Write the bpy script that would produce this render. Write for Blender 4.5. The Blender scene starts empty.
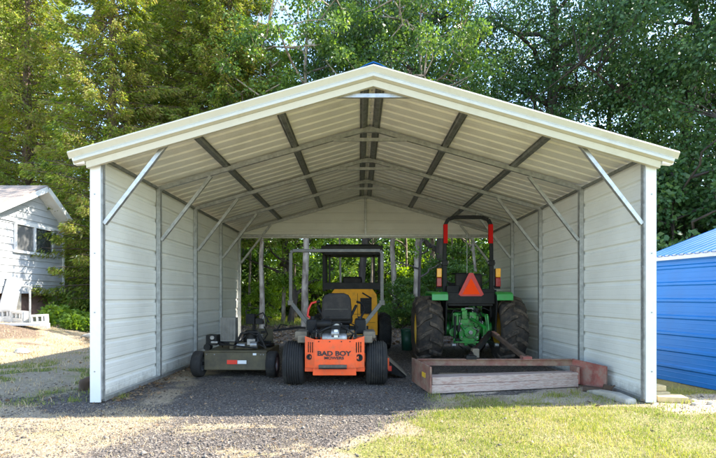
import bpy, math, random
import numpy as np
from mathutils import Vector, Matrix, Euler

random.seed(7)
S = bpy.context.scene
COL = S.collection
PI = math.pi
CAMZ = 1.17
F = 475.0


def P(u, v, d):
    return ((u - 359) * d / F, d, CAMZ - (v - 297) * d / F)


# ------------------------------------------------------------------ materials
MATS = {}


def nt_new(name):
    m = bpy.data.materials.new(name)
    m.use_nodes = True
    nt = m.node_tree
    for n in list(nt.nodes):
        nt.nodes.remove(n)
    out = nt.nodes.new('ShaderNodeOutputMaterial')
    return m, nt, out


def mat(name, col, rough=.5, metal=0., var=.12, scale=6., bump=0., bscale=60., dirt=None, dirt_amt=.0, dscale=3., spec=.5,
        coat=0., dlo=.5, dhi=.68):
    """painted / metal / rubber surface: base colour with worn variation and an optional dirt layer"""
    if name in MATS:
        return MATS[name]
    m, nt, out = nt_new(name)
    N = nt.nodes.new
    L = nt.links.new
    b = N('ShaderNodeBsdfPrincipled')
    tc = N('ShaderNodeTexCoord')
    n1 = N('ShaderNodeTexNoise'); n1.inputs['Scale'].default_value = scale; n1.inputs['Detail'].default_value = 6
    L(tc.outputs['Object'], n1.inputs['Vector'])
    hsv = N('ShaderNodeHueSaturation'); hsv.inputs['Color'].default_value = (*col, 1)
    mr = N('ShaderNodeMapRange'); mr.inputs['From Min'].default_value = .3; mr.inputs['From Max'].default_value = .7
    mr.inputs['To Min'].default_value = 1 - var; mr.inputs['To Max'].default_value = 1 + var
    L(n1.outputs['Fac'], mr.inputs['Value']); L(mr.outputs['Result'], hsv.inputs['Value'])
    src = hsv.outputs['Color']
    rr = N('ShaderNodeMapRange'); rr.inputs['To Min'].default_value = max(.02, rough - .12); rr.inputs['To Max'].default_value = min(1, rough + .15)
    L(n1.outputs['Fac'], rr.inputs['Value'])
    if dirt is not None:
        n2 = N('ShaderNodeTexNoise'); n2.inputs['Scale'].default_value = dscale; n2.inputs['Detail'].default_value = 10
        n2.inputs['Roughness'].default_value = .7
        L(tc.outputs['Object'], n2.inputs['Vector'])
        mr2 = N('ShaderNodeMapRange'); mr2.inputs['From Min'].default_value = dlo; mr2.inputs['From Max'].default_value = dhi
        mr2.inputs['To Max'].default_value = dirt_amt
        L(n2.outputs['Fac'], mr2.inputs['Value'])
        mx = N('ShaderNodeMix'); mx.data_type = 'RGBA'
        L(mr2.outputs['Result'], mx.inputs['Factor']); L(src, mx.inputs['A'])
        mx.inputs['B'].default_value = (*dirt, 1)
        src = mx.outputs['Result']
    L(src, b.inputs['Base Color'])
    L(rr.outputs['Result'], b.inputs['Roughness'])
    b.inputs['Metallic'].default_value = metal
    b.inputs['Specular IOR Level'].default_value = spec
    b.inputs['Coat Weight'].default_value = coat
    if bump:
        n3 = N('ShaderNodeTexNoise'); n3.inputs['Scale'].default_value = bscale; n3.inputs['Detail'].default_value = 4
        L(tc.outputs['Object'], n3.inputs['Vector'])
        bp = N('ShaderNodeBump'); bp.inputs['Strength'].default_value = bump; bp.inputs['Distance'].default_value = .01
        L(n3.outputs['Fac'], bp.inputs['Height']); L(bp.outputs['Normal'], b.inputs['Normal'])
    L(b.outputs['BSDF'], out.inputs['Surface'])
    MATS[name] = m
    return m


def leafmat(name, cols, trans=.4, rough=.5):
    """leaves: each leaf takes its own colour; light passes through"""
    m, nt, out = nt_new(name)
    N = nt.nodes.new
    L = nt.links.new
    g = N('ShaderNodeNewGeometry')
    cr = N('ShaderNodeValToRGB')
    els = cr.color_ramp.elements
    while len(els) < len(cols):
        els.new(.5)
    for i, c in enumerate(cols):
        els[i].position = i / (len(cols) - 1)
        els[i].color = (*c, 1)
    tc = N('ShaderNodeTexCoord'); nz = N('ShaderNodeTexNoise'); nz.inputs['Scale'].default_value = .8; nz.inputs['Detail'].default_value = 3
    L(tc.outputs['Object'], nz.inputs['Vector'])
    mt = N('ShaderNodeMath'); mt.operation = 'MULTIPLY_ADD'; mt.inputs[1].default_value = .6
    L(g.outputs['Random Per Island'], mt.inputs[0])
    m2 = N('ShaderNodeMath'); m2.operation = 'MULTIPLY_ADD'; m2.inputs[1].default_value = 1.4; m2.inputs[2].default_value = -.5
    L(nz.outputs['Fac'], m2.inputs[0]); L(m2.outputs[0], mt.inputs[2])
    L(mt.outputs[0], cr.inputs['Fac'])
    b = N('ShaderNodeBsdfPrincipled'); b.inputs['Roughness'].default_value = rough
    b.inputs['Specular IOR Level'].default_value = .35
    L(cr.outputs['Color'], b.inputs['Base Color'])
    t = N('ShaderNodeBsdfTranslucent')
    hs = N('ShaderNodeHueSaturation'); hs.inputs['Value'].default_value = 1.7; hs.inputs['Saturation'].default_value = 1.15; hs.inputs['Hue'].default_value = .485
    L(cr.outputs['Color'], hs.inputs['Color']); L(hs.outputs['Color'], t.inputs['Color'])
    mx = N('ShaderNodeMixShader'); mx.inputs['Fac'].default_value = trans
    L(b.outputs['BSDF'], mx.inputs[1]); L(t.outputs['BSDF'], mx.inputs[2])
    L(mx.outputs[0], out.inputs['Surface'])
    MATS[name] = m
    return m


def barkmat(name, c1, c2, scale=4., stretch=.25, blotch=None):
    m, nt, out = nt_new(name)
    N = nt.nodes.new
    L = nt.links.new
    tc = N('ShaderNodeTexCoord'); mp = N('ShaderNodeMapping'); mp.inputs['Scale'].default_value = (1, 1, stretch)
    L(tc.outputs['Object'], mp.inputs['Vector'])
    nz = N('ShaderNodeTexNoise'); nz.inputs['Scale'].default_value = scale; nz.inputs['Detail'].default_value = 8
    L(mp.outputs['Vector'], nz.inputs['Vector'])
    cr = N('ShaderNodeValToRGB'); cr.color_ramp.elements[0].position = .38; cr.color_ramp.elements[1].position = .62
    cr.color_ramp.elements[0].color = (*c1, 1); cr.color_ramp.elements[1].color = (*c2, 1)
    L(nz.outputs['Fac'], cr.inputs['Fac'])
    b = N('ShaderNodeBsdfPrincipled'); b.inputs['Roughness'].default_value = .9
    L(cr.outputs['Color'], b.inputs['Base Color'])
    bp = N('ShaderNodeBump'); bp.inputs['Strength'].default_value = .6; bp.inputs['Distance'].default_value = .03
    L(nz.outputs['Fac'], bp.inputs['Height']); L(bp.outputs['Normal'], b.inputs['Normal'])
    L(b.outputs['BSDF'], out.inputs['Surface'])
    MATS[name] = m
    return m


CREAM = mat('cream_panel', (.77, .765, .7), .45, var=.05, scale=2., dirt=(.42, .4, .34), dirt_amt=.2, dscale=2.5, dlo=.52, dhi=.8)
GREYT = mat('grey_trim', (.3, .34, .4), .5, var=.08)
LUGM = mat('dusty_lug_rubber', (.035, .028, .022), .85, var=.35, scale=14, bump=.4, bscale=60, dirt=(.17, .125, .085), dirt_amt=.8, dscale=11, dlo=.42, dhi=.62)
WHITE = mat('white_trim', (.68, .68, .655), .4, var=.05, scale=5., dirt=(.42, .38, .3), dirt_amt=.5, dscale=5, dlo=.55, dhi=.8)
BACKER = mat('roof_backer', (.8, .775, .69), .5, var=.05, scale=1.5, dirt=(.4, .36, .28), dirt_amt=.3, dscale=2)
BLUE = mat('blue_panel', (.002, .1, .36), .45, var=.08, scale=3., dirt=(.03, .1, .25), dirt_amt=.2, dscale=3, spec=.3)
def splash(m):
    # mud splashed up the foot of the sheet: uneven, by height above the ground
    nt = m.node_tree; N = nt.nodes.new; L = nt.links.new
    b = [n for n in nt.nodes if n.type == 'BSDF_PRINCIPLED'][0]
    src = b.inputs['Base Color'].links[0].from_socket
    tc = N('ShaderNodeTexCoord'); sp = N('ShaderNodeSeparateXYZ'); L(tc.outputs['Object'], sp.inputs[0])
    nz = N('ShaderNodeTexNoise'); nz.inputs['Scale'].default_value = 7; nz.inputs['Detail'].default_value = 9; nz.inputs['Roughness'].default_value = .75
    L(tc.outputs['Object'], nz.inputs['Vector'])
    a = N('ShaderNodeMath'); a.operation = 'MULTIPLY_ADD'; a.inputs[1].default_value = -1.9; a.inputs[2].default_value = .0
    L(sp.outputs['Z'], a.inputs[0])
    c = N('ShaderNodeMath'); c.operation = 'ADD'; L(a.outputs[0], c.inputs[0]); L(nz.outputs['Fac'], c.inputs[1])
    mr = N('ShaderNodeMapRange'); mr.inputs['From Min'].default_value = .2; mr.inputs['From Max'].default_value = .5; mr.inputs['To Max'].default_value = .6
    L(c.outputs[0], mr.inputs['Value'])
    mx = N('ShaderNodeMix'); mx.data_type = 'RGBA'; L(mr.outputs[0], mx.inputs['Factor']); L(src, mx.inputs['A']); mx.inputs['B'].default_value = (.2, .165, .12, 1)
    L(mx.outputs['Result'], b.inputs['Base Color'])


splash(CREAM)
RAKE = mat('rake_cream', (.53, .505, .405), .42, var=.04, scale=4., dirt=(.36, .32, .22), dirt_amt=.4, dscale=4)
GALV = mat('galvanised', (.44, .45, .44), .42, .65, var=.22, scale=18, dirt=(.25, .25, .23), dirt_amt=.5, dscale=12)
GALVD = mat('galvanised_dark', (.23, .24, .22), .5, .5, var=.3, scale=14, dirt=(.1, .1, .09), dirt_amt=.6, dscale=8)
SCREW = mat('screw_head', (.3, .3, .29), .4, .6)
RUBBER = mat('tyre_rubber', (.014, .013, .012), .8, var=.3, scale=9, bump=.3, bscale=80, dirt=(.07, .06, .045), dirt_amt=.6, dscale=6)
RUBBERM = mat('muddy_tyre_rubber', (.035, .029, .024), .85, var=.3, scale=9, bump=.4, bscale=60, dirt=(.09, .065, .045), dirt_amt=.8, dscale=9, dlo=.45, dhi=.65)
BLACK = mat('black_metal', (.008, .008, .008), .5, var=.3, scale=9, dirt=(.035, .03, .024), dirt_amt=.6, dscale=8, spec=.25)
BLACKP = mat('black_plastic', (.009, .009, .009), .6, var=.2, dirt=(.035, .03, .024), dirt_amt=.5, dscale=9, spec=.25)
ORANGE = mat('orange_paint', (.86, .09, .012), .38, var=.08, scale=7, dirt=(.3, .11, .05), dirt_amt=.5, dscale=9, coat=.2)
GREENP = mat('tractor_green', (.015, .27, .03), .38, var=.15, scale=8, dirt=(.04, .045, .025), dirt_amt=.85, dscale=9, dlo=.45, dhi=.65, coat=.2)
GREENF = mat('fender_green', (.03, .3, .05), .4, var=.1, scale=8, dirt=(.08, .1, .05), dirt_amt=.4, dscale=8, coat=.2)
YELLOWP = mat('machine_yellow', (.78, .34, .008), .5, var=.1, scale=5, dirt=(.38, .2, .03), dirt_amt=.6, dscale=6, spec=.25)
RIMY = mat('rim_yellow', (.7, .42, .03), .45, var=.1, dirt=(.25, .17, .08), dirt_amt=.5, dscale=8)
STEELG = mat('grey_painted_tube', (.075, .07, .058), .5, .3, var=.15, dirt=(.2, .17, .12), dirt_amt=.4, dscale=12)
ALU = mat('cast_aluminium', (.36, .36, .35), .45, .7, var=.3, scale=14, dirt=(.08, .07, .06), dirt_amt=.7, dscale=10, dlo=.4)
OLIVE = mat('dusty_olive_paint', (.1, .083, .042), .6, var=.25, scale=6, dirt=(.05, .04, .028), dirt_amt=.8, dscale=5, dlo=.42, dhi=.62)
DUST = mat('dusty_fender', (.16, .13, .09), .75, var=.2, scale=8, dirt=(.05, .04, .03), dirt_amt=.6, dscale=7)
GREYPL = mat('weathered_grey_plastic', (.17, .16, .135), .7, var=.18, scale=8, dirt=(.1, .09, .07), dirt_amt=.6, dscale=9)
RUST = mat('faded_red_steel', (.27, .075, .055), .75, var=.3, scale=6, bump=.35, bscale=40, dirt=(.27, .175, .13), dirt_amt=.9, dscale=7, dlo=.44, dhi=.6)
RUST2 = mat('rusty_brown_steel', (.2, .085, .06), .8, var=.3, scale=6, bump=.4, bscale=40, dirt=(.25, .17, .115), dirt_amt=.9, dscale=8, dlo=.42, dhi=.6)

WHITEL = mat('label_white', (.75, .75, .73), .5, var=.03)
REDL = mat('reflector_red', (.75, .04, .02), .35, var=.05)
REDROPS = mat('red_strap', (.5, .008, .006), .6, var=.1, spec=.1)
SMV = mat('slow_sign_orange', (1.0, .075, .012), .8, var=.03, spec=.05)
SMVR = mat('slow_sign_red', (.5, .012, .008), .35, var=.05)
AMBER = mat('amber_lens', (.95, .42, .02), .25, var=.05)
TAILR = mat('tail_lens', (.32, .012, .01), .25, var=.05)
INK = mat('black_ink', (.02, .015, .015), .5, var=.05)
SEAT = mat('seat_vinyl', (.016, .013, .011), .6, var=.25, bump=.2, bscale=120, spec=.3, dirt=(.05, .04, .03), dirt_amt=.6, dscale=8)
CONC = mat('concrete', (.42, .38, .31), .9, var=.18, scale=8, bump=.5, bscale=50, dirt=(.22, .19, .14), dirt_amt=.6, dscale=7)
CONCW = mat('pale_concrete', (.62, .6, .55), .85, var=.12, scale=8, bump=.4, bscale=50, dirt=(.33, .3, .24), dirt_amt=.5, dscale=7)
YSTONE = mat('yellow_paver', (.52, .4, .2), .85, var=.2, scale=8, bump=.4, bscale=50, dirt=(.3, .22, .13), dirt_amt=.6, dscale=7)
WOODG = mat('fence_wood', (.2, .15, .11), .85, var=.3, scale=5, bump=.4, bscale=40, dirt=(.1, .08, .06), dirt_amt=.6)
WOODD = mat('dark_wood', (.09, .055, .035), .85, var=.3, scale=8, bump=.6, bscale=30, dirt=(.04, .03, .02), dirt_amt=.6)
SIDING = mat('house_siding', (.42, .43, .43), .6, var=.04, dirt=(.4, .4, .37), dirt_amt=.35, dscale=2)
SHINGLE = mat('shingle', (.25, .2, .165), .9, var=.25, scale=22, bump=.6, bscale=40, dirt=(.2, .17, .14), dirt_amt=.5)
GLASS = mat('window_glass', (.05, .06, .06), .06, var=.1, spec=.9, coat=.6)
PALEGL = mat('pale_blind', (.14, .14, .135), .2, var=.1, coat=.5)
BRICKR = mat('brown_masonry', (.2, .12, .09), .9, var=.3, scale=10)
GBIN = mat('dark_green_plastic', (.012, .07, .04), .45, var=.15, dirt=(.06, .07, .05), dirt_amt=.4)
CABLE = mat('grey_cable', (.3, .26, .2), .6)
PORC = mat('white_porcelain', (.75, .75, .75), .25)
PEBM = leafmat('pebble_stone', [(.055, .046, .04), (.095, .08, .068), (.15, .128, .108), (.3, .26, .21)], trans=0., rough=.85)
GRASSM = leafmat('lawn_blade', [(.1, .16, .03), (.17, .22, .04), (.25, .27, .06), (.4, .34, .13)], trans=.4)
STRAWM = leafmat('dry_blade', [(.16, .16, .05), (.36, .28, .15), (.5, .4, .24), (.6, .5, .34)], trans=.3)
LITTERM = leafmat('fallen_leaf', [(.1, .06, .035), (.16, .1, .055), (.24, .16, .09), (.36, .27, .16)], trans=.1)
WEEDM = leafmat('weed_leaf', [(.1, .19, .03), (.16, .26, .04), (.24, .34, .06)], trans=.4)
CEDARM = leafmat('cedar_spray', [(.055, .1, .018), (.13, .19, .028), (.26, .32, .045), (.24, .2, .07), (.42, .43, .08)], trans=.4, rough=.6)
LIMEM = leafmat('lime_leaf', [(.08, .15, .02), (.15, .25, .03), (.23, .34, .05), (.32, .4, .08)], trans=.48)
DARKM = leafmat('dark_leaf', [(.03, .07, .02), (.045, .1, .028), (.07, .14, .04), (.12, .19, .05)], trans=.3, rough=.35)
MIDM = leafmat('mid_leaf', [(.04, .085, .018), (.07, .14, .028), (.12, .2, .04), (.2, .28, .06)], trans=.42, rough=.4)
BARKD = barkmat('dark_bark', (.035, .026, .02), (.1, .075, .055), 5., .2)
BARKL = barkmat('pale_bark', (.17, .125, .09), (.42, .34, .26), 5., .5)
BARKC = barkmat('cedar_bark', (.09, .06, .045), (.19, .14, .1), 8., .1)


def woodmat(name, cols, st=(1.2, 14, 30)):
    m, nt, out = nt_new(name)
    N = nt.nodes.new
    L = nt.links.new
    tc = N('ShaderNodeTexCoord'); mp = N('ShaderNodeMapping'); mp.inputs['Scale'].default_value = st
    L(tc.outputs['Object'], mp.inputs['Vector'])
    nz = N('ShaderNodeTexNoise'); nz.inputs['Scale'].default_value = 2.; nz.inputs['Detail'].default_value = 8; nz.inputs['Roughness'].default_value = .65
    L(mp.outputs['Vector'], nz.inputs['Vector'])
    cr = N('ShaderNodeValToRGB'); e = cr.color_ramp.elements
    while len(e) < len(cols): e.new(.5)
    for i, c in enumerate(cols):
        e[i].position = .3 + .4 * i / (len(cols) - 1); e[i].color = (*c, 1)
    L(nz.outputs['Fac'], cr.inputs['Fac'])
    b = N('ShaderNodeBsdfPrincipled'); b.inputs['Roughness'].default_value = .88
    L(cr.outputs['Color'], b.inputs['Base Color'])
    bp = N('ShaderNodeBump'); bp.inputs['Strength'].default_value = .6; bp.inputs['Distance'].default_value = .008
    L(nz.outputs['Fac'], bp.inputs['Height']); L(bp.outputs['Normal'], b.inputs['Normal'])
    L(b.outputs['BSDF'], out.inputs['Surface'])
    return m


PINKW = woodmat('weathered_board', [(.15, .1, .075), (.34, .25, .2), (.46, .36, .3), (.3, .17, .13), (.5, .42, .36)])


# ------------------------------------------------------------------ mesh helpers
class MB:
    def __init__(self):
        self.v = []; self.f = []; self.m = []; self.mats = []; self.sm = []

    def mi(self, m):
        if m not in self.mats:
            self.mats.append(m)
        return self.mats.index(m)

    def add(self, vs, fs, m, smooth=False):
        o = len(self.v)
        self.v += [tuple(x) for x in vs]
        k = self.mi(m)
        for f in fs:
            self.f.append([i + o for i in f]); self.m.append(k); self.sm.append(smooth)
        return self

    def box(self, c, s, m, rot=None, taper=None):
        hx, hy, hz = s[0] / 2, s[1] / 2, s[2] / 2
        vs = []
        for dz in (-1, 1):
            t = taper if (taper and dz > 0) else (1, 1)
            for dx, dy in ((-1, -1), (1, -1), (1, 1), (-1, 1)):
                p = Vector((dx * hx * t[0], dy * hy * t[1], dz * hz))
                if rot:
                    p = Euler(rot).to_matrix() @ p
                vs.append(p + Vector(c))
        return self.add(vs, [(0, 3, 2, 1), (4, 5, 6, 7), (0, 1, 5, 4), (1, 2, 6, 5), (2, 3, 7, 6), (3, 0, 4, 7)], m)

    def beam(self, p0, p1, w, h, m, up=(0, 0, 1)):
        """rectangular tube from p0 to p1, w across, h along up"""
        p0 = Vector(p0); p1 = Vector(p1)
        d = (p1 - p0).normalized()
        u = Vector(up)
        a = d.cross(u)
        if a.length < 1e-4:
            a = d.cross(Vector((0, 1, 0)))
        a.normalize(); b = a.cross(d).normalized()
        vs = []
        for p in (p0, p1):
            for i, j in ((-1, -1), (1, -1), (1, 1), (-1, 1)):
                vs.append(p + a * (i * w / 2) + b * (j * h / 2))
        return self.add(vs, [(0, 3, 2, 1), (4, 5, 6, 7), (0, 1, 5, 4), (1, 2, 6, 5), (2, 3, 7, 6), (3, 0, 4, 7)], m)

    def tube(self, pts, r, m, n=8, smooth=True):
        pts = [Vector(p) for p in pts]
        rs = r if isinstance(r, (list, tuple)) else [r] * len(pts)
        rings = []
        prev = None
        vs = []
        for i, p in enumerate(pts):
            if i == 0: d = pts[1] - pts[0]
            elif i == len(pts) - 1: d = pts[-1] - pts[-2]
            else: d = (pts[i + 1] - p).normalized() + (p - pts[i - 1]).normalized()
            d.normalize()
            if prev is None:
                a = d.cross(Vector((0, 0, 1)))
                if a.length < .1: a = d.cross(Vector((1, 0, 0)))
            else:
                a = prev - d * prev.dot(d)
            a.normalize(); prev = a
            b = d.cross(a)
            for k in range(n):
                t = 2 * PI * k / n
                vs.append(p + (a * math.cos(t) + b * math.sin(t)) * rs[i])
        fs = []
        for i in range(len(pts) - 1):
            for k in range(n):
                k2 = (k + 1) % n
                fs.append((i * n + k, i * n + k2, (i + 1) * n + k2, (i + 1) * n + k))
        self.add(vs, fs, m, smooth)
        self.add([vs[k] for k in range(n)], [tuple(range(n))[::-1]], m)
        e = (len(pts) - 1) * n
        return self.add([vs[e + k] for k in range(n)], [tuple(range(n))], m)

    def cyl(self, p0, p1, r, m, n=20):
        return self.tube([p0, p1], r, m, n)

    def lathe(self, prof, m, c=(0, 0, 0), axis='x', n=36, smooth=True, closed=False):
        """prof: (along axis, radius)"""
        vs = []
        for k in range(n):
            t = 2 * PI * k / n
            for a, r in prof:
                if axis == 'x': p = (a, r * math.cos(t), r * math.sin(t))
                elif axis == 'y': p = (r * math.cos(t), a, r * math.sin(t))
                else: p = (r * math.cos(t), r * math.sin(t), a)
                vs.append((p[0] + c[0], p[1] + c[1], p[2] + c[2]))
        L = len(prof); fs = []
        for k in range(n):
            k2 = (k + 1) % n
            for i in range(L - 1 + (1 if closed else 0)):
                j = (i + 1) % L
                fs.append((k * L + i, k2 * L + i, k2 * L + j, k * L + j))
        return self.add(vs, fs, m, smooth)

    def prism(self, poly, a0, a1, m, axis='y'):
        """poly in the plane across axis; axis y: (x,z), x: (y,z), z: (x,y)"""
        def q(p, a):
            if axis == 'y': return (p[0], a, p[1])
            if axis == 'x': return (a, p[0], p[1])
            return (p[0], p[1], a)
        n = len(poly)
        vs = [q(p, a0) for p in poly] + [q(p, a1) for p in poly]
        fs = [tuple(range(n))[::-1], tuple(range(n, 2 * n))]
        for i in range(n):
            j = (i + 1) % n
            fs.append((i, j, n + j, n + i))
        return self.add(vs, fs, m)

    def build(self, name, parent=None, bevel=0, label=None):
        me = bpy.data.meshes.new(name)
        me.from_pydata(self.v, [], self.f)
        for m in self.mats:
            me.materials.append(m)
        me.polygons.foreach_set('material_index', self.m)
        me.polygons.foreach_set('use_smooth', self.sm)
        import bmesh
        bm = bmesh.new(); bm.from_mesh(me)
        bmesh.ops.recalc_face_normals(bm, faces=bm.faces)
        bm.to_mesh(me); bm.free()
        me.update()
        o = bpy.data.objects.new(name, me)
        COL.objects.link(o)
        if parent: o.parent = parent
        if label: o['label'] = label
        if bevel:
            b = o.modifiers.new('bevel', 'BEVEL'); b.width = bevel; b.segments = 2; b.limit_method = 'ANGLE'
            b.angle_limit = math.radians(50)
        return o


def thing(name, label, cat, loc=(0, 0, 0), rz=0, group=None):
    o = bpy.data.objects.new(name, None)
    COL.objects.link(o)
    o.location = loc; o.rotation_euler = (0, 0, rz); o.empty_display_size = .2
    o['label'] = label; o['category'] = cat
    if group: o['group'] = group
    return o


def tag(o, label, cat, group=None, kind=None):
    if label: o['label'] = label
    if cat: o['category'] = cat
    if group: o['group'] = group
    if kind: o['kind'] = kind
    return o


def np_mesh(name, V, Fc, mats, midx=None):
    me = bpy.data.meshes.new(name)
    k = Fc.shape[1]
    me.vertices.add(len(V)); me.vertices.foreach_set('co', V.astype(np.float32).ravel())
    me.loops.add(Fc.size); me.loops.foreach_set('vertex_index', Fc.astype(np.int32).ravel())
    me.polygons.add(len(Fc))
    me.polygons.foreach_set('loop_start', np.arange(0, Fc.size, k, dtype=np.int32))
    for m in mats: me.materials.append(m)
    if midx is not None: me.polygons.foreach_set('material_index', midx.astype(np.int32))
    me.update(calc_edges=True)
    me.validate()
    return me


def link(name, me, parent=None):
    o = bpy.data.objects.new(name, me); COL.objects.link(o)
    if parent: o.parent = parent
    return o


# value noise
def vnoise(x, y, seed=0):
    xi = np.floor(x).astype(np.int64); yi = np.floor(y).astype(np.int64)
    fx = x - xi; fy = y - yi
    fx = fx * fx * (3 - 2 * fx); fy = fy * fy * (3 - 2 * fy)
    def h(a, b):
        n = (a * 374761393 + b * 668265263 + seed * 982451653) & 0x7fffffff
        n = ((n ^ (n >> 13)) * 1274126177) & 0x7fffffff
        return ((n ^ (n >> 16)) & 0xffff) / 65535.
    return (h(xi, yi) * (1 - fx) + h(xi + 1, yi) * fx) * (1 - fy) + (h(xi, yi + 1) * (1 - fx) + h(xi + 1, yi + 1) * fx) * fy


def fbm(x, y, seed=0, o=4):
    s = 0; a = .5; t = 0
    for i in range(o):
        s = s + a * vnoise(x * 2 ** i, y * 2 ** i, seed + i); t += a; a *= .5
    return s / t


def sstep(a, b, x):
    t = np.clip((x - a) / (b - a), 0, 1)
    return t * t * (3 - 2 * t)


# ------------------------------------------------------------------ ground
CX = .156


def H(x, y):
    x = np.asarray(x, float); y = np.asarray(y, float)
    bank = .55 * sstep(-6.0, -9.6, x) * sstep(3.5, 8, y)
    left = .09 * sstep(-3.4, -5.5, x) * sstep(8.5, 5., y)
    far = .0 * y
    inside = ((np.abs(x - CX) < 3.2) & (y > 5) & (y < 11.6))
    b = .03 * (fbm(x * .8, y * .8, 3) - .5) + .012 * (fbm(x * 5, y * 5, 9) - .5)
    b = np.where(inside, b * .5, b)
    return bank + left + far + b - .006


def masks(x, y):
    """where gravel / green grass / dry grass / litter lie (the ground's own cover)"""
    n = fbm(x * 1.3, y * 1.3, 21) - .5
    n2 = fbm(x * 4., y * 4., 33) - .5
    # gravel drive: inside the carport and out of its left front
    gr_right = .5 + .35 * sstep(4.1, 5.2, y) + 2.6 * sstep(5.45, 6.0, y)      # right border
    gr_right = gr_right - .2 * sstep(5.0, 4.4, y) - .55 * sstep(4.3, 3.5, y)
    gr_left = -1.75 - 1.4 * sstep(4.55, 5.15, y)
    w = .28
    patch = sstep(-.02, .3, fbm(x * 2.2, y * 6., 61, 6) - .5 + (fbm(x * 14, y * 22, 71) - .5) * .6 + .12 * sstep(.5, -2.5, x)) * sstep(5.0, 4.4, y)
    g = sstep(-w, w, gr_right - x + n * .9 + n2 * .3) * sstep(-1.0, 1.0, x - gr_left + n * 3.2 + n2 * 1.2)
    g = np.clip(g * (1 - .75 * patch) + .45 * patch * (x < -1.6), 0, 1)
    g = g * sstep(13.5, 12.3, y + n)
    out_r = (x > 3.25)
    lawn = sstep(-w, w, x - gr_right + n * .9 + n2 * .3) * sstep(6.2, 5.5, y + n * .6)
    sand = sstep(2.95, 3.5, x + n * .5) * sstep(4.45, 5.0, y + n * .5) * sstep(5.9, 5.6, y + n * .3)
    lawn = lawn * (1 - .85 * sand)
    lawn = lawn * (1 - .75 * sstep(4.95, 5.15, y) * sstep(.35, .55, fbm(x * 3, y * 5, 88)) * (y < 8))
    lawn = lawn * (1 - .38 * sstep(.56, .72, fbm(x * 2.2, y * 3.4, 90)) * (y < 5.2))
    shedgrass = sstep(3.3, 3.7, x) * sstep(5.6, 5.9, y + n * .4) * sstep(12, 10, y)
    lawn = np.clip(lawn + shedgrass * .6, 0, 1)
    back = sstep(12.2, 13.8, y + n * 2) * sstep(-8, -6.5, x + n * 3)
    lit = back * sstep(20.5, 18.5, y + n * 3)
    bankd = sstep(-5.6, -6.6, x) * sstep(5., 7., y) * sstep(.42, .62, fbm(x * 1.1, y * 1.4, 93))
    lit = np.clip(lit + .75 * bankd, 0, 1)
    under = (x > .9) * (y > 5.3) * (y < 7.4) * (x < 3.2)
    sand = np.clip(sand + .9 * under * sstep(.25, .5, fbm(x * 2, y * 2, 97)), 0, 1)
    lit = np.clip(lit + .2 * under * sstep(.35, .6, fbm(x * 2, y * 2, 97)), 0, 1)
    g = g * (1 - .7 * under * sstep(.35, .6, fbm(x * 2, y * 2, 97)))
    lit = np.clip(lit + .1 * (x < -3.2) * (x > -6.5) * (y > 4.7) * (y < 10) * sstep(.45, .62, fbm(x * 1.6, y * 1.6, 98)), 0, 1)
    farg = sstep(18.5, 20.5, y + n * 3)
    lawn = np.clip(lawn + farg * .9, 0, 1)
    left_strip = sstep(-2.9, -3.4, x) * sstep(4.9, 5.3, y) * sstep(-6.6, -5.8, x + n) * sstep(11.5, 10, y)
    dry = np.clip(1 - g - lawn - lit - sand - .4 * left_strip, 0, 1)
    green_left = left_strip * .9 * sstep(.6, .42, fbm(x * 1.6, y * 1.6, 98))
    return g, lawn, dry, lit, sand, green_left


def axis_pts(segs):
    out = []
    for a, b, s in segs:
        out += list(np.arange(a, b, s))
    out.append(segs[-1][1])
    return np.array(out)


xs = axis_pts([(-400, -60, 40), (-60, -16, 4), (-16, -7, .3), (-7, 6, .06), (6, 12, .4), (12, 60, 4), (60, 400, 40)])
ys = axis_pts([(-200, -20, 30), (-20, 2, 2), (2, 7.5, .06), (7.5, 16, .16), (16, 30, .6), (30, 60, 4), (60, 600, 40)])
X, Y = np.meshgrid(xs, ys)
Z = H(X, Y)
nx, ny = len(xs), len(ys)
V = np.stack([X.ravel(), Y.ravel(), Z.ravel()], 1)
idx = np.arange(nx * ny).reshape(ny, nx)
Fq = np.stack([idx[:-1, :-1].ravel(), idx[:-1, 1:].ravel(), idx[1:, 1:].ravel(), idx[1:, :-1].ravel()], 1)


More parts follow.
